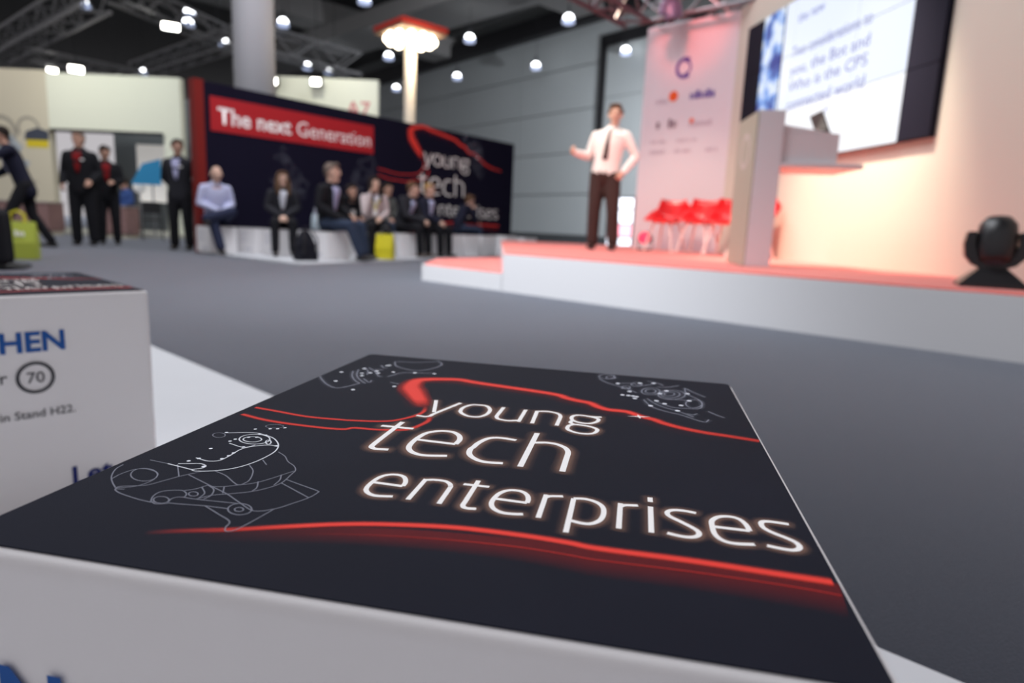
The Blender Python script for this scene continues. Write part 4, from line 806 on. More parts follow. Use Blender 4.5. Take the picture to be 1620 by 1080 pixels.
    # ---- hair
    if hair is not None:
        h = MB(); h.ball(H_(0, -0.030, 0.046), (0.086 * s, 0.092 * s, 0.092 * s), HR, 16, 12)
        h.tube([H_(-0.052, 0.055, 0.092), H_(0.0, 0.068, 0.102), H_(0.052, 0.055, 0.092)], 0.024 * s, 8)
        for sx in (-1, 1): h.tube([H_(sx * 0.074, -0.005, 0.06), H_(sx * 0.078, -0.012, 0.018)], 0.018 * s, 8)
        h.tube([H_(0, -0.085, 0.05), H_(0, -0.078, -0.045)], [(0.070 * s, 0.03 * s), (0.055 * s, 0.022 * s)], 10, fwd=HR @ Vector((0, 1, 0)))
        if hairstyle == 'long':
            for sx in (-1, 1):
                h.tube([H_(sx * 0.066, 0.0, 0.06), H_(sx * 0.088, 0.005, -0.03), H_(sx * 0.090, 0.02, -0.13), H_(sx * 0.075, 0.05, -0.24)], [0.028 * s, 0.034 * s, 0.040 * s, 0.022 * s], 8)
            h.tube([H_(0, -0.08, 0.05), H_(0, -0.10, -0.06), H_(0, -0.10, -0.20)], [(0.075 * s, 0.04 * s), (0.085 * s, 0.045 * s), (0.08 * s, 0.03 * s)], 10, fwd=HR @ Vector((0, 1, 0)))
        fused('hair', h, hair, t, 0.011, 2)
    # ---- upper garment
    g = MB(); thick = 0.016 if style == 'jacket' else 0.009; a = thick * s
    hem = J['pel'] - up * (0.10 * s if (style == 'jacket' and not sit) else 0.02 * s)
    sec = [(0.152 * k + a, 0.108 * k + a), (0.140 * k + a, 0.102 * k + a), (0.158 * k + a, 0.112 * k + a), (0.150 * k + a, 0.098 * k + a), (0.085 * k + a, 0.066 * k + a)]
    g.tube([hem, J['wai'], J['che'], J['che'] + up * 0.10 * s, J['nek'] - up * 0.035 * s], sec, 16, fwd=fw)
    for q, sg in (('l', -1), ('r', 1)):
        S_, E, W_ = J['sh' + q], J['el' + q], J['wr' + q]
        g.tube([J['nek'] - up * 0.055 * s, (J['nek'] - up * 0.055 * s).lerp(S_, 0.5), S_ - Vector((0, 0, 0.004))], [0.050 * s + a, 0.054 * s + a, 0.052 * s + a], 12); g.tube([J['che'] + up * 0.06 * s, S_ - Vector((0, 0, 0.02))], [(0.08 * s + a), 0.050 * s + a], 12)
        g.tube([S_, S_.lerp(E, 0.45), E], [0.053 * s + a, 0.052 * s + a, 0.043 * s + a], 12)
        if sleeve == 'long': g.tube([E, E.lerp(W_, 0.5), E.lerp(W_, 0.96)], [0.043 * s + a, 0.042 * s + a, 0.033 * s + a], 12)
        else: g.tube([E, E.lerp(W_, 0.30)], [0.043 * s + a, 0.046 * s + a], 12)
    fused('jacket' if style == 'jacket' else style, g, top, t, 0.0125, 3)
    # ---- shirt front, tie, lanyard
    def chest(x, u, off):     # point on the chest: x sideways, u 0 (waist) .. 1 (throat)
        p = J['wai'].lerp(J['nek'], u); dpt = (0.102 + 0.010 * math.sin(u * math.pi)) * k + a if u < 0.8 else (0.112 - (u - 0.8) * 0.26) * k + a
        dpt *= max(0.2, 1 - (abs(x) / 0.17) ** 2) ** 0.5
        return p + Vector((x * s, 0, 0)) + fw * (dpt + off)
    if inner is not None:
        f_ = MB(); rows = [(0.10, 0.020), (0.30, 0.034), (0.55, 0.050), (0.80, 0.066), (0.93, 0.060)]
        vs = []
        for u, w in rows:
            for x in (-w, -w * 0.5, 0, w * 0.5, w): vs.append(chest(x, u, 0.008))
        n0 = len(vs); vs += [v - fw * 0.03 for v in vs]
        fs = [(r * 5 + c, r * 5 + c + 1, r * 5 + c + 6, r * 5 + c + 5) for r in range(4) for c in range(4)]
        fs += [(n0 + r * 5 + c + 5, n0 + r * 5 + c + 6, n0 + r * 5 + c + 1, n0 + r * 5 + c) for r in range(4) for c in range(4)]
        edge = [0, 1, 2, 3, 4, 9, 14, 19, 24, 23, 22, 21, 20, 15, 10, 5]
        fs += [(edge[i], n0 + edge[i], n0 + edge[(i + 1) % 16], edge[(i + 1) % 16]) for i in range(16)]
        f_.add(vs, fs).build('shirt_front', inner, t, smooth=True)
        MB().tube([J['nek'] - up * 0.03 * s + Vector((0.060 * s * math.cos(q_), 0, 0)) + fw * 0.060 * s * math.sin(q_) for q_ in [i * math.pi / 8 for i in range(17)]], 0.013 * s, 6, caps=False).build('collar', inner, t, smooth=True)
    if tie is not None:
        f_ = MB(); rows = [(0.02, 0.004), (0.06, 0.034), (0.5, 0.024), (0.86, 0.014), (0.90, 0.022), (0.95, 0.020)]; vs = []
        for u, w in rows:
            for x in (-w, 0, w): vs.append(chest(x, u, 0.016))
        n0 = len(vs); vs += [v - fw * 0.012 for v in vs]
        fs = [(r * 3 + c, r * 3 + c + 1, r * 3 + c + 4, r * 3 + c + 3) for r in range(5) for c in range(2)]
        fs += [(n0 + r * 3 + c + 3, n0 + r * 3 + c + 4, n0 + r * 3 + c + 1, n0 + r * 3 + c) for r in range(5) for c in range(2)]
        f_.add(vs, fs).build('tie', tie, t)
    if lanyard is not None:
        f_ = MB()
        for sx in (-1, 1): f_.tube([J['nek'] + Vector((sx * 0.07 * s, 0, 0.0)), chest(sx * 0.06, 0.75, 0.014), chest(0.0, 0.32, 0.016)], 0.010 * s, 6)
        f_.build('lanyard', lanyard, t)
        c = chest(0, 0.22, 0.016); MB().box(-0.035, 0.035, -0.004, 0.004, -0.05, 0.05, Matrix.Translation(c)).build('badge', M_LETTER, t)
    if badge is not None:
        c = chest(-0.07, 0.62, 0.012); MB().box(-0.03, 0.03, -0.004, 0.004, -0.012, 0.012, Matrix.Translation(c)).build('name_badge', badge, t)
    # ---- trousers and shoes
    g = MB(); a = 0.010 * s
    g.tube([J['pel'] + up * 0.06 * s, J['pel'] - up * 0.03 * s], [(0.142 * k + a, 0.104 * k + a), (0.150 * k + a, 0.110 * k + a)], 14, fwd=fw)
    for q in 'lr':
        Hp, K, A = J['hi' + q], J['kn' + q], J['an' + q]
        g.tube([Hp, Hp.lerp(K, 0.45), K], [0.088 * k + a, 0.080 * k + a, 0.064 * k + a], 12)
        g.tube([K, K.lerp(A, 0.4), K.lerp(A, 0.97)], [0.064 * k + a, 0.060 * k + a, 0.054 * k + a], 12)
    fused('trousers', g, trou, t, 0.0135, 3)
    for q, fx in (('l', foot[0]), ('r', foot[1])):
        A = J['an' + q]; d = Vector((math.sin(fx), math.cos(fx), 0)); f_ = MB()
        zf = min(A.z, A.z) - 0.055 * s
        c = Vector((A.x, A.y, zf))
        f_.tube([c - d * 0.05 * s, c + d * 0.03 * s, c + d * 0.11 * s, c + d * 0.18 * s], [(0.036 * s, 0.034 * s), (0.040 * s, 0.034 * s), (0.044 * s, 0.028 * s), (0.034 * s, 0.020 * s)], 10, fwd=(0, 0, 1))
        f_.tube([A + Vector((0, 0, 0.01)), c - d * 0.01], [0.044 * s, 0.040 * s], 10)
        fused('shoe', f_, shoe, t, 0.010, 2)
    return t
C_ = lambda n, c, r=0.85: mat(n, c, r, 0.2, bump=0.2, bscale=500)
BLK = C_('black_wool', (0.010, 0.010, 0.013)); CHAR = C_('charcoal_wool', (0.022, 0.022, 0.028)); NAVYW = C_('dark_navy_wool', (0.012, 0.013, 0.028)); SHIRT_W = C_('white_shirt', (0.85, 0.80, 0.78)); SHIRT_B = C_('pale_blue_shirt', (0.48, 0.50, 0.70)); SHIRT_L = C_('lilac_shirt', (0.42, 0.42, 0.62))
JEANS = C_('blue_jeans', (0.028, 0.040, 0.072)); BROWNT = C_('dark_brown_trousers', (0.045, 0.026, 0.024)); SHOE = mat('black_shoe', (0.012, 0.011, 0.011), 0.4, 0.4); SHOEB = mat('brown_shoe', (0.06, 0.04, 0.03), 0.5, 0.4)
H_BR = C_('brown_hair', (0.10, 0.055, 0.03)); H_DK = C_('dark_hair', (0.020, 0.014, 0.012)); H_BL = C_('blond_hair', (0.34, 0.20, 0.08)); H_GR = C_('grey_brown_hair', (0.16, 0.12, 0.10))
REDT = C_('red_cloth', (0.20, 0.008, 0.010)); CARD = C_('light_cardigan', (0.50, 0.42, 0.42)); YEL = C_('yellow_cloth', (0.62, 0.52, 0.03)); GREYT = C_('grey_top', (0.16, 0.16, 0.15)); WHITET = C_('white_top', (0.62, 0.63, 0.70))

person('man in white shirt and dark tie speaking on the stage', (1.12, 8.6, SZ), R(158), dict(wai=(-0.015, 0.01, 1.10), che=(-0.04, 0.015, 1.32), nek=(-0.065, 0, 1.50), hd=(-0.085, 0.02, 1.655), shl=(-0.235, 0, 1.415), shr=(0.15, 0, 1.415), elr=(0.24, -0.02, 1.17), wrr=(0.35, 0.20, 1.19), ell=(-0.36, -0.06, 1.17), wrl=(-0.24, 0.05, 0.97), anl=(-0.15, -0.02, 0.09), knl=(-0.13, 0.02, 0.50), anr=(0.12, -0.02, 0.09)),
       H=1.83, skin=M_SKIN2, top=SHIRT_W, trou=BROWNT, shoe=SHOE, hair=H_BR, look=(0.15, 0.02), style='shirt', tie=C_('dark_brown_tie', (0.05, 0.02, 0.02)), curl=(0.9, 0.7), bulk=1.15, vox=0.007, hands={'r': ((0.35, 0.9, 0.25), (0.2, 0, 1), (-1, 0.2, 0))}, sleeve='long')
person('man in dark suit and lilac shirt standing beside the red partition end', (-5.70, 11.05, 0), R(188), dict(ell=(-0.26, -0.08, 1.17), elr=(0.26, -0.08, 1.17), wrl=(-0.10, -0.16, 0.98), wrr=(0.10, -0.16, 0.98)), H=1.82, top=CHAR, trou=BLK, shoe=SHOE, hair=H_DK, inner=SHIRT_L, badge=M_LETTER, look=(0.5, 0.0), curl=(0.8, 0.8), bulk=1.14)
person('man in black jacket with red collar standing before the cream booth', (-7.45, 11.20, 0), R(196), dict(wrr=(0.22, 0.16, 0.96), wrl=(-0.20, 0.20, 1.02)), H=1.90, top=BLK, trou=BLK, shoe=SHOE, hair=H_GR, inner=REDT, badge=M_LETTER, look=(-0.15, 0.05), bulk=1.2)
person('dark-clothed man with red lanyard half hidden behind the red-collared man', (-7.40, 11.80, 0), R(215), dict(wrl=(-0.10, 0.30, 1.14), ell=(-0.24, 0.04, 1.16)), H=1.74, top=BLK, trou=BLK, shoe=SHOE, hair=H_DK, inner=REDT, look=(0.3, -0.2), bulk=1.12)
person('man in dark suit leaning in from the left edge of the picture', (-7.45, 9.90, 0), R(128), dict(pel=(0, 0, 0.93), wai=(0, 0.05, 1.08), che=(0, 0.12, 1.30), nek=(0, 0.18, 1.47), hd=(0, 0.24, 1.615), shl=(-0.185, 0.13, 1.42), shr=(0.185, 0.13, 1.42), ell=(-0.24, 0.36, 1.28), wrl=(-0.18, 0.58, 1.30), elr=(0.24, 0.20, 1.14), wrr=(0.16, 0.40, 1.02), anl=(-0.10, 0.36, 0.09), knl=(-0.10, 0.22, 0.50), anr=(0.10, -0.28, 0.10), knr=(0.10, -0.06, 0.50)), H=1.80, top=NAVYW, trou=BLK, shoe=SHOE, hair=H_DK, inner=SHIRT_B)
person('black-clothed person seated at the left picture edge beside the green bag', (-5.36, 6.05, 0), R(-60), dict(hd=(0, 0.10, 1.20), nek=(0, 0.05, 1.07)), H=1.72, top=BLK, trou=BLK, shoe=SHOE, hair=H_DK, sit=True)
cube_seat((-5.36, 6.05, 0.0), R(-60), 'white cube seat under the black-clothed person at the left edge')
def seat(k, label, **kw):
    x, y = SEATS[k]; rz = kw.pop('rz', 0.0)
    return person(label, (x, y, 0.03), FACE + rz, kw.pop('pose', None), sit=True, **kw)
seat('bald', 'bald man in pale blue shirt seated with crossed leg at the partition end', rz=R(-12), H=1.80, skin=M_SKIN2, top=SHIRT_B, trou=C_('dark_blue_trousers', (0.02, 0.025, 0.055)), shoe=SHOE, hair=None, style='shirt', look=(0.1, -0.45), bulk=1.10,
     pose=dict(hd=(0, 0.10, 1.20), wrl=(-0.04, 0.27, 0.66), wrr=(0.04, 0.27, 0.66), knl=(-0.10, 0.46, 0.64), anl=(0.28, 0.50, 0.52), knr=(0.16, 0.42, 0.52), anr=(0.10, 0.58, 0.09)))
seat('jacket_woman', 'woman in dark blazer and white blouse seated under the robot drawing', rz=R(-30), H=1.66, skin=M_SKIN2, top=CHAR, trou=BLK, shoe=SHOE, hair=H_BR, hairstyle='long', inner=WHITET, look=(0.3, 0.05), pose=dict(wrl=(-0.03, 0.30, 0.62), wrr=(0.04, 0.30, 0.62)))
seat('jeans_man', 'man in dark blazer, blue shirt and jeans sitting tall next to a backpack', rz=R(20), H=1.94, skin=M_SKIN2, top=BLK, trou=JEANS, shoe=SHOE, hair=H_GR, inner=SHIRT_L, look=(0.1, 0.05), pose=dict(wrr=(0.08, 0.36, 0.56), wrl=(-0.10, 0.30, 0.66), anl=(-0.12, 0.52, 0.09), anr=(0.12, 0.60, 0.09)))
seat('hidden', 'dark-clothed person with a white badge, mostly hidden behind the man in jeans', H=1.70, top=BLK, trou=BLK, shoe=SHOE, hair=H_DK, lanyard=BLK, pose=dict(hd=(0.02, 0.12, 1.12), nek=(0, 0.07, 1.04)))
seat('cardigan_woman', 'long-haired woman in light cardigan with yellow lanyard, chin on hand', rz=R(-25), H=1.70, skin=M_SKIN2, top=CARD, trou=BLK, shoe=SHOE, hair=H_DK, hairstyle='long', inner=WHITET, lanyard=YEL, style='cardigan', look=(0.35, 0.1), pose=dict(elr=(0.20, 0.20, 0.72), wrr=(0.10, 0.17, 1.06), wrl=(-0.06, 0.28, 0.66)), curl=(0.5, 1.1))
seat('far_face', 'person in grey top partly hidden behind the cardigan woman', H=1.72, top=GREYT, trou=JEANS, shoe=SHOE, hair=H_DK)
seat('suit_man', 'man in dark suit seated with clasped hands right of the yellow bag', rz=R(15), H=1.78, skin=M_SKIN2, top=CHAR, trou=BLK, shoe=SHOEB, hair=H_BR, inner=SHIRT_B, look=(0.2, 0.0), pose=dict(che=(0, 0.08, 0.88), nek=(0, 0.16, 1.04), hd=(0, 0.21, 1.18), shl=(-0.18, 0.10, 1.00), shr=(0.18, 0.10, 1.00), ell=(-0.22, 0.22, 0.72), elr=(0.22, 0.22, 0.72), wrl=(-0.04, 0.46, 0.64), wrr=(0.04, 0.46, 0.64)), curl=(0.9, 0.9))
seat('blond', 'blond person in dark jacket reaching out one hand', rz=R(10), H=1.72, skin=M_SKIN2, top=NAVYW, trou=BLK, shoe=SHOE, hair=H_BL, inner=SHIRT_B, look=(0.1, 0.0), pose=dict(elr=(0.24, 0.16, 0.76), wrr=(0.16, 0.42, 0.64)))
seat('leaning', 'person in navy top bending forward with chin in hand before the tech lettering', rz=R(70), H=1.70, skin=M_SKIN2, top=NAVYW, trou=JEANS, shoe=SHOE, hair=H_BR, look=(0.2, -0.15), pose=dict(che=(0, 0.10, 0.88), nek=(0, 0.18, 1.02), hd=(0, 0.25, 1.14), shl=(-0.18, 0.12, 0.99), shr=(0.18, 0.12, 0.99), elr=(0.14, 0.34, 0.68), wrr=(0.05, 0.33, 0.96), ell=(-0.2, 0.28, 0.70), wrl=(-0.06, 0.44, 0.68)), curl=(0.5, 1.1))
# ------------------------------------------------------------------ bags and small things of the audience
def tote(label, loc, rz, w, h, d, m, m2, print_=True):
    t = thing('shopping_bag', label, 'bag', loc, rz)
    vs = []; n = 8
    mb = MB(); lo = [(-w / 2, -d / 2), (w / 2, -d / 2), (w / 2, d / 2), (-w / 2, d / 2)]
    hi = [(-w / 2 * 0.98, -d / 2 * 0.35), (w / 2 * 0.98, -d / 2 * 0.35), (w / 2 * 0.98, d / 2 * 0.35), (-w / 2 * 0.98, d / 2 * 0.35)]
    mid = [(x * 1.02, y * 1.05) for x, y in lo]
    vs = [(x, y, 0) for x, y in lo] + [(x, y, h * 0.45) for x, y in mid] + [(x, y, h) for x, y in hi]
    fs = [(3, 2, 1, 0), (8, 9, 10, 11)] + [(r * 4 + i, r * 4 + (i + 1) % 4, r * 4 + 4 + (i + 1) % 4, r * 4 + 4 + i) for r in range(2) for i in range(4)]
    mb.add(vs, fs).build('bag_body', m, t, bevel=0.008)
    for sy in (-1, 1):
        MB().tube([(-w * 0.22, sy * d * 0.17, h - 0.02), (-w * 0.18, sy * d * 0.2, h + 0.09), (0, sy * d * 0.2, h + 0.125), (w * 0.18, sy * d * 0.2, h + 0.09), (w * 0.22, sy * d * 0.17, h - 0.02)], 0.008, 6).build('handle', m2, t)
    if print_:
        q = MB(); Mx = plane_M((-w / 2, -d / 2 * 0.98 - 0.004, 0), (1, 0, 0), (0, 0.0, 1))
        pseudo_print(q, w * 0.2, w * 0.75, h * 0.62, 0.05, Mx, 0.012, 5); q.build('bag_print', M_LETTER, t)['kind'] = 'stuff'
    return t
M_YBAG = mat('yellow_bag', (0.68, 0.60, 0.02), 0.5, 0.4, bump=0.2, bscale=60); M_GBAG = mat('yellow_green_bag', (0.40, 0.46, 0.06), 0.5, 0.4, bump=0.2, bscale=60)
tote('bright yellow shopping bag standing between the cardigan woman and the suited man', (-2.10, 10.40, 0.03), FACE - R(60), 0.28, 0.40, 0.16, M_YBAG, M_GREYP)
tote('yellow-green shopping bag leaning at the left edge of the floor', (-5.86, 7.62, 0.0), R(20), 0.36, 0.44, 0.18, M_GBAG, M_YBAG)
tote('small blue-white paper bag on the cube seat beside the man in jeans', (-3.30, 10.75, SH_ + 0.004), FACE, 0.17, 0.26, 0.09, mat('paper_bag', (0.52, 0.62, 0.68), 0.7, 0.2), M_LGREY, False)
cube_seat((-3.30, 10.75, 0.03), FACE, 'white cube seat holding the small paper bag behind the backpack')
t = thing('backpack', 'black backpack standing on the white board in front of the cube seats', 'backpack', (-2.98, 9.18, 0.03), FACE + math.pi)
b = MB(); b.tube([(0, 0, 0.07), (0, 0.01, 0.22), (0, 0.02, 0.36)], [(0.16, 0.10), (0.165, 0.11), (0.10, 0.07)], 14, fwd=(0, 1, 0)); b.box(-0.15, 0.15, -0.09, 0.09, 0.0, 0.12)
fused('pack_body', b, C_('black_nylon', (0.010, 0.010, 0.016)), t, 0.012, 3)
b = MB(); b.tube([(0, 0.11, 0.10), (0, 0.115, 0.20)], [(0.11, 0.035), (0.11, 0.03)], 12, fwd=(0, 1, 0)); b.build('front_pocket', C_('black_nylon', (0.010, 0.010, 0.016)), t, smooth=True)
MB().tube([(-0.03, 0, 0.42), (-0.025, 0, 0.47), (0.025, 0, 0.47), (0.03, 0, 0.42)], 0.008, 6).build('grab_handle', M_BLACK, t)
for sx in (-1, 1): MB().tube([(sx * 0.07, -0.06, 0.40), (sx * 0.10, -0.13, 0.30), (sx * 0.11, -0.12, 0.12)], 0.014, 6).build('strap', M_BLACK, t)

# ------------------------------------------------------------------ cream booth at the left
BY = 16.6
t = thing('booth_wall', 'cream exhibition booth wall at the far left with car pictures', 'booth wall', (-13.9, BY, 0), 0)
MB().box(-2.5, 2.15, 0, 0.2, 0, 3.95).build('side_panel', M_CREAM, t)
MB().box(2.15, 5.45, 0, 0.2, 2.55, 3.90).build('header_panel', M_CREAM2, t)
MB().box(5.0, 5.45, 0, 0.2, 0, 2.55).build('end_panel', M_CREAM2, t)
MB().box(2.15, 5.2, 2.6, 2.7, 0, 3.85).build('back_panel', mat('grey_booth_back', (0.16, 0.18, 0.20), 0.7, 0.2), t)
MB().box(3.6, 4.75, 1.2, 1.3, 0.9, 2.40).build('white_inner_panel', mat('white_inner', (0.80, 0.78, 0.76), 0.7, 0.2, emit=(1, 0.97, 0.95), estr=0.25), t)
MB().box(-2.5, 5.45, -0.6, 2.7, 0, 0.10).build('booth_floor', mat('booth_floor_white', (0.62, 0.62, 0.56), 0.5, 0.3), t)
# flat printed pictures of racing cars: discs, bodies, stripes
M_PSIL = mat('car_print_silver', (0.42, 0.46, 0.50), 0.5, 0.4); M_PDRK = mat('car_print_dark', (0.05, 0.06, 0.09), 0.5, 0.4); M_PYEL = mat('car_print_yellow', (0.70, 0.55, 0.02), 0.5, 0.4); M_PRED = mat('car_print_red', (0.50, 0.03, 0.03), 0.5, 0.4)
def bp(x, z): return plane_M((x, -0.004, z), (1, 0, 0), (0, 0, 1))
def arcp(name, cx, cz, r, w, m, a0=0, a1=20):
    q = MB(); ribbon(q, [(r * math.cos(a * math.pi / 10), r * math.sin(a * math.pi / 10)) for a in range(a0, a1 + 1)], w, bp(cx, cz), 0.001); q.build(name, m, t)
def polyp(name, pts, m, off=0.002):
    q = MB(); q.add([bp(0, 0) @ Vector((x, z, off)) for x, z in pts], [tuple(range(len(pts)))]); q.build(name, m, t)
arcp('wheel_ring_print', 0.92, 2.45, 0.36, 0.10, mat('taupe_ring_print', (0.36, 0.33, 0.28), 0.7, 0.2), -2, 12); arcp('wheel_ring_print', 1.62, 2.55, 0.26, 0.07, MATS['taupe_ring_print'], -2, 12)
polyp('car_picture', [(0.55, 1.95), (1.35, 1.95), (1.45, 2.10), (1.15, 2.42), (0.85, 2.45), (0.60, 2.25)], M_PSIL); polyp('car_picture', [(0.70, 2.20), (1.20, 2.20), (1.10, 2.36), (0.80, 2.36)], M_PDRK, 0.003)
polyp('car_picture', [(1.50, 2.28), (2.12, 2.28), (2.12, 2.50), (1.85, 2.58), (1.55, 2.48)], M_PDRK); polyp('car_picture', [(1.55, 2.10), (2.10, 2.10), (2.10, 2.28), (1.55, 2.28)], M_PYEL, 0.003)
polyp('car_picture', [(0.90, 1.72), (1.55, 1.62), (1.60, 1.75), (1.10, 1.90)], M_PSIL)
q = MB(); pseudo_print(q, -0.6, 0.85, 3.56, 0.13, bp(0, 0), 0.002, 33, 0.9); q.build('red_caption_print', mat('faded_red_print', (0.66, 0.40, 0.34), 0.7, 0.2), t)
q = MB(); pseudo_print(q, 1.15, 1.75, 1.22, 0.06, bp(0, 0), 0.002, 34, 0.9); q.build('caption_print', MATS['taupe_ring_print'], t)
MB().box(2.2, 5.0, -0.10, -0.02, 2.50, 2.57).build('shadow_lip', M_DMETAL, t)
for k, (x0, x1, y0, zt, lb) in enumerate(((-12.35, -10.75, 15.2, 0.76, 'dusky pink counter in front of the car pictures'), (-9.75, -8.85, 15.0, 0.74, 'dusky pink counter left of the suited man'))):
    c = thing('booth_counter', lb, 'counter', ((x0 + x1) / 2, y0, 0)); w = (x1 - x0) / 2
    MB().box(-w, w, -0.25, 0.25, 0.10, zt - 0.03).build('body', mat('dusky_pink', (0.30, 0.18, 0.17), 0.7, 0.2, var=0.2, vscale=8), c); MB().box(-w - 0.02, w + 0.02, -0.28, 0.28, zt - 0.03, zt).build('worktop', mat('counter_top', (0.42, 0.36, 0.34), 0.5, 0.3), c); MB().box(-w + 0.03, w - 0.03, -0.21, 0.21, 0, 0.10).build('kick_base', M_CREAM, c)
    for i in range(3 if k == 0 else 2): 
        n_ = 3 if k == 0 else 2; MB().box(-w + 2 * w * i / n_ + 0.015, -w + 2 * w * (i + 1) / n_ - 0.015, -0.262, -0.25, 0.13, zt - 0.06).build('front_panel', MATS['dusky_pink'], c)
person('small distant person in blue seated behind the pink counter', (-9.45, 15.85, 0.10), R(150), None, H=1.65, sit=True, top=C_('blue_top', (0.05, 0.10, 0.30)), trou=JEANS, shoe=SHOE, hair=H_DK, vox=0.013)
c = thing('stool', 'dark stool under the distant person in blue', 'stool', (-9.45, 15.85, 0.10)); MB().lathe([(0.17, 0.40), (0.18, 0.42), (0.17, 0.45)], 16).build('seat', M_BLACK, c)
for a in range(4): MB().tube([(0.10 * math.cos(a * 1.57), 0.10 * math.sin(a * 1.57), 0.40), (0.17 * math.cos(a * 1.57), 0.17 * math.sin(a * 1.57), 0)], 0.012, 6, flat=True).build('leg', M_BLACK, c)
c = thing('bar_chair', 'black wire chair in the booth beside the suited man', 'chair', (-8.35, 14.9, 0), R(30))
MB().box(-0.2, 0.2, -0.2, 0.2, 0.44, 0.47).build('seat', M_BLACK, c, bevel=0.008); MB().box(-0.19, 0.19, 0.17, 0.20, 0.60, 0.86).build('backrest', M_BLACK, c, bevel=0.008)
for sx in (-1, 1):
    MB().tube([(sx * 0.18, -0.18, 0.44), (sx * 0.20, -0.20, 0)], 0.012, 6, flat=True).build('leg', M_BLACK, c); MB().tube([(sx * 0.18, 0.18, 0.86), (sx * 0.18, 0.18, 0.44), (sx * 0.20, 0.21, 0)], 0.012, 6, flat=True).build('leg', M_BLACK, c)
c = thing('globe_lamp', 'white globe lamp on a thin stand in the booth', 'lamp', (-9.0, 15.6, 0.10)); MB().lathe([(0.14, 0), (0.14, 0.02), (0.015, 0.03), (0.015, 0.98)], 16).build('stand', M_GMETAL, c); MB().ball((0, 0, 1.10), 0.14, None, 16, 12).build('globe', mat('globe_white', (0.8, 0.8, 0.8), 0.4, 0.3, emit=(1, 1, 1), estr=0.25), c, smooth=True)
c = thing('leaflet_stand', 'bright blue leaflet board left of the suited man', 'display', (-8.65, 15.3, 0.10), R(10)); MB().add([(-0.35, 0, 1.15), (0.30, 0, 1.15), (0.30, 0.03, 1.75), (-0.1, 0.03, 1.62), (-0.35, 0.04, 1.15), (0.30, 0.04, 1.15), (0.30, 0.07, 1.75), (-0.1, 0.07, 1.62)], [(0, 1, 2, 3), (7, 6, 5, 4), (0, 4, 5, 1), (1, 5, 6, 2), (2, 6, 7, 3), (3, 7, 4, 0)]).build('board', mat('cyan_board', (0.03, 0.26, 0.50), 0.5, 0.3), c); MB().tube([(0.1, 0.05, 1.2), (0.1, 0.05, 0)], 0.02, 8, flat=True).build('post', M_GMETAL, c); MB().lathe([(0.16, 0), (0.16, 0.02)], 16, (0.1, 0.05, 0)).build('foot', M_GMETAL, c)
# second cream booth behind the partition
t = thing('booth_wall', 'cream booth wall with pink characters peeking over the black partition', 'booth wall', (-7.5, 20.5, 0), 0)
MB().box(0, 3.1, 0, 0.2, 0, 4.85).build('panel', M_CREAM2, t)
print_text('pink_lettering', 'A7', 0.62, plane_M((2.15, -0.004, 3.78), (1, 0, 0), (0, 0, 1)), mat('pink_print', (0.62, 0.20, 0.22), 0.7, 0.2), t, 0.01, z=0.002)
# lit display far behind the speaker
t = thing('display_cabinet', 'brightly lit white display shelves far behind the legs of the speaker', 'display', (4.05, 24.0, 0), R(-12))
M_LIT = mat('lit_shelf_back', (0.9, 0.92, 1.0), 0.5, 0.2, emit=(0.85, 0.92, 1.0), estr=0.55); M_LITP = mat('lit_pink_back', (0.9, 0.3, 0.35), 0.5, 0.2, emit=(1.0, 0.45, 0.55), estr=0.5)
for x0, x1 in ((-0.72, 0.16), (0.28, 0.78)):
    for j, (z0, z1) in enumerate(((0.0, 0.42), (0.46, 0.92), (0.96, 1.42), (1.48, 1.85))):
        MB().box(x0, x1, 0, 0.05, z0 + 0.02, z1).build('lit_panel', M_LITP if (j == 1 and x0 < 0) else M_LIT, t)
for x in (-0.75, 0.22, 0.80): MB().box(x - 0.03, x + 0.03, -0.05, 0.1, 0, 1.9).build('frame_post', M_BLACK, t)
for z in (0.44, 0.94, 1.45): MB().box(-0.78, 0.83, -0.03, 0.06, z - 0.015, z + 0.015).build('shelf', M_GMETAL, t)

# ------------------------------------------------------------------ lamps of the hall
def high_bay(loc, first=[None]):
    if first[0] is None:
        t = thing('high_bay_lamp', 'bell-shaped white high-bay lamp hanging under the dark hall ceiling', 'lamp', loc)
        MB().lathe([(0.0, 0.19), (0.07, 0.18), (0.14, 0.13), (0.175, 0.05), (0.175, 0.0), (0.0, 0.0)], 20).build('glass_bell', M_LAMPGLOW, t, smooth=True)
        MB().lathe([(0.18, 0.015), (0.215, -0.04), (0.21, -0.11), (0.17, -0.125), (0.155, -0.04)], 20).build('lower_rim', M_LAMPRIM, t, smooth=True)
        MB().lathe([(0.05, 0.185), (0.05, 0.32), (0.03, 0.42), (0.008, 0.5), (0.008, 11.0 - loc[2])], 10).build('stem', M_DMETAL, t)
        first[0] = t
    else:
        t = copy_tree(first[0]); t.location = loc
    t['group'] = 'high-bay lamps under the hall ceiling'
    return t
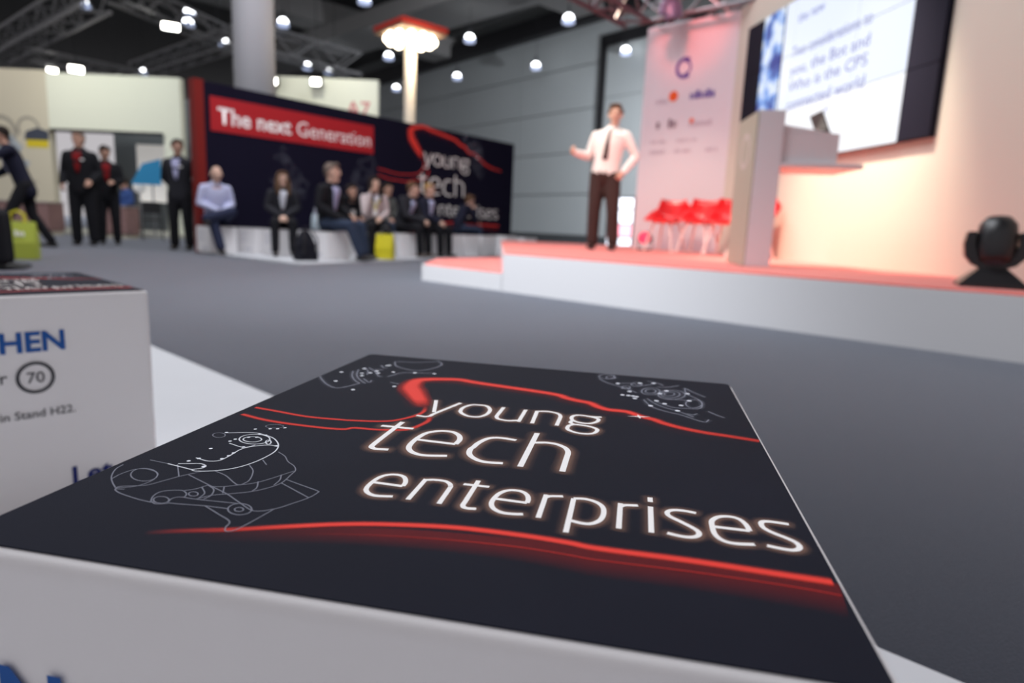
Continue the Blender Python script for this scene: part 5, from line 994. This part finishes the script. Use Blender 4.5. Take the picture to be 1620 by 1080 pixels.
for x, y, lb in ((-15.48, 24.1, 'high-bay lamp at the top edge above the left ceiling truss'), (-12.1, 24.7, 'upper high-bay lamp of a close pair right of the left flood lamp'), (-12.75, 25.9, 'lower high-bay lamp of a close pair right of the left flood lamp'), (-12.54, 28.5, 'high-bay lamp on the left near the top of the white column'), (-19.6, 34.9, 'high-bay lamp just above the cream booth header'), (-8.98, 25.4, 'high-bay lamp at the right edge of the white column'),
                 (-5.89, 29.6, 'high-bay lamp left of the glowing ring lamp pole'), (-2.13, 26.4, 'high-bay lamp right of the glowing ring canopy'), (-3.21, 32.9, 'high-bay lamp right of the ring lamp pole, above the black partition'), (-6.78, 36.2, 'lowest high-bay lamp, left of the ring lamp pole'), (-9.43, 32.8, 'right high-bay lamp of a pair above the booth with pink characters'), (-10.24, 32.1, 'left high-bay lamp of a pair above the booth with pink characters'),
                 (0.54, 30.2, 'high-bay lamp in front of the grey hall wall above the partition end'), (1.47, 23.6, 'large high-bay lamp near the dark stage truss'), (4.03, 27.2, 'high-bay lamp beside the sponsor panel above the speaker'), (-5.28, 22.5, 'high-bay lamp cut by the top edge left of the ring lamp')):
    tag(high_bay((x, y, 7.72)), lb, 'lamp')
def flood(label, loc, rz, w=0.34, group=None):
    t = thing('flood_lamp', label, 'lamp', loc, rz, group)
    MB().box(-w, w, -0.05, 0.12, -0.12, 0.12).build('housing', M_DMETAL, t, bevel=0.01)
    MB().box(-w + 0.03, w - 0.03, -0.062, -0.05, -0.09, 0.09).build('glass', M_FLOOD, t)
    MB().tube([(-w - 0.02, 0.03, 0), (-w - 0.02, 0.03, 0.2), (w + 0.02, 0.03, 0.2), (w + 0.02, 0.03, 0)], 0.012, 6).build('bracket', M_DMETAL, t)
    MB().tube([(0, 0.03, 0.2), (0, 0.03, 11.0 - loc[2])], 0.012, 6, flat=True).build('hanger', M_DMETAL, t)
    return t
flood('glowing flood lamp under the left ceiling truss', (-10.41, 20.1, 6.0), R(25), 0.25)
flood('glowing flood lamp above the cream booth wall', (-14.09, 21.3, 4.95), R(35), 0.22)
flood('small glowing flood lamp at the left above the cream booth wall', (-14.98, 21.5, 4.9), R(30), 0.16)
flood('small glowing flood lamp left above the booth with pink characters', (-7.48, 20.2, 4.62), 0, 0.16); flood('small glowing flood lamp right above the booth with pink characters', (-6.18, 20.2, 4.66), 0, 0.16)
# ring lamp on a pole
t = thing('ring_lamp', 'tall pole lamp with red square canopy and a ring of glowing bulbs', 'lamp', (-2.84, 17.0, 0))
MB().lathe([(0.30, 0), (0.30, 0.04), (0.145, 0.06), (0.145, 4.97)], 24).build('pole', mat('cream_pole', (0.78, 0.70, 0.60), 0.5, 0.3), t, smooth=False)
Mc = Matrix.Rotation(R(42), 4, 'Z')
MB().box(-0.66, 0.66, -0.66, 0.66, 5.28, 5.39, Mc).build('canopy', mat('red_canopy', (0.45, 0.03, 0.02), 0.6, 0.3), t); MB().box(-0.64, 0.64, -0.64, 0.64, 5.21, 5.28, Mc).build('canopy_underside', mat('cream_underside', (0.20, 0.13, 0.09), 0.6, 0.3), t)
MB().lathe([(0.145, 4.97), (0.20, 5.21)], 16).build('neck', MATS['cream_pole'], t)
for k in range(12):
    a = k * math.pi / 6 + 0.2
    MB().ball((0.56 * math.cos(a), 0.56 * math.sin(a), 5.09), 0.10, None, 12, 8).build('bulb', M_WARMGLOW, t, smooth=True)
pl = bpy.data.lights.new('ring_lamp_light', 'POINT'); pl.energy = 110; pl.color = (1, 0.82, 0.58); pl.shadow_soft_size = 0.3
po = bpy.data.objects.new('ring_lamp_light', pl); COL.objects.link(po); po.location = (-2.45, 16.4, 4.7)
# booth spots lighting the cream walls
spot('booth_light_left', (-12.6, 13.6, 5.4), (-12.2, 16.6, 2.4), 95, 150, (1, 0.95, 0.82), 0.8); spot('booth_light_header', (-9.9, 13.8, 5.6), (-10.0, 16.6, 3.4), 80, 210, (0.98, 1, 0.88), 0.8)
spot('booth_light_back', (-6.0, 18.2, 6.2), (-6.0, 20.5, 4.2), 80, 170, (1, 0.98, 0.85), 0.8)
spot('banner_red_light', (1.3, 8.3, 4.6), (2.35, 9.8, 3.7), 40, 170, (1, 0.10, 0.08), 0.7)
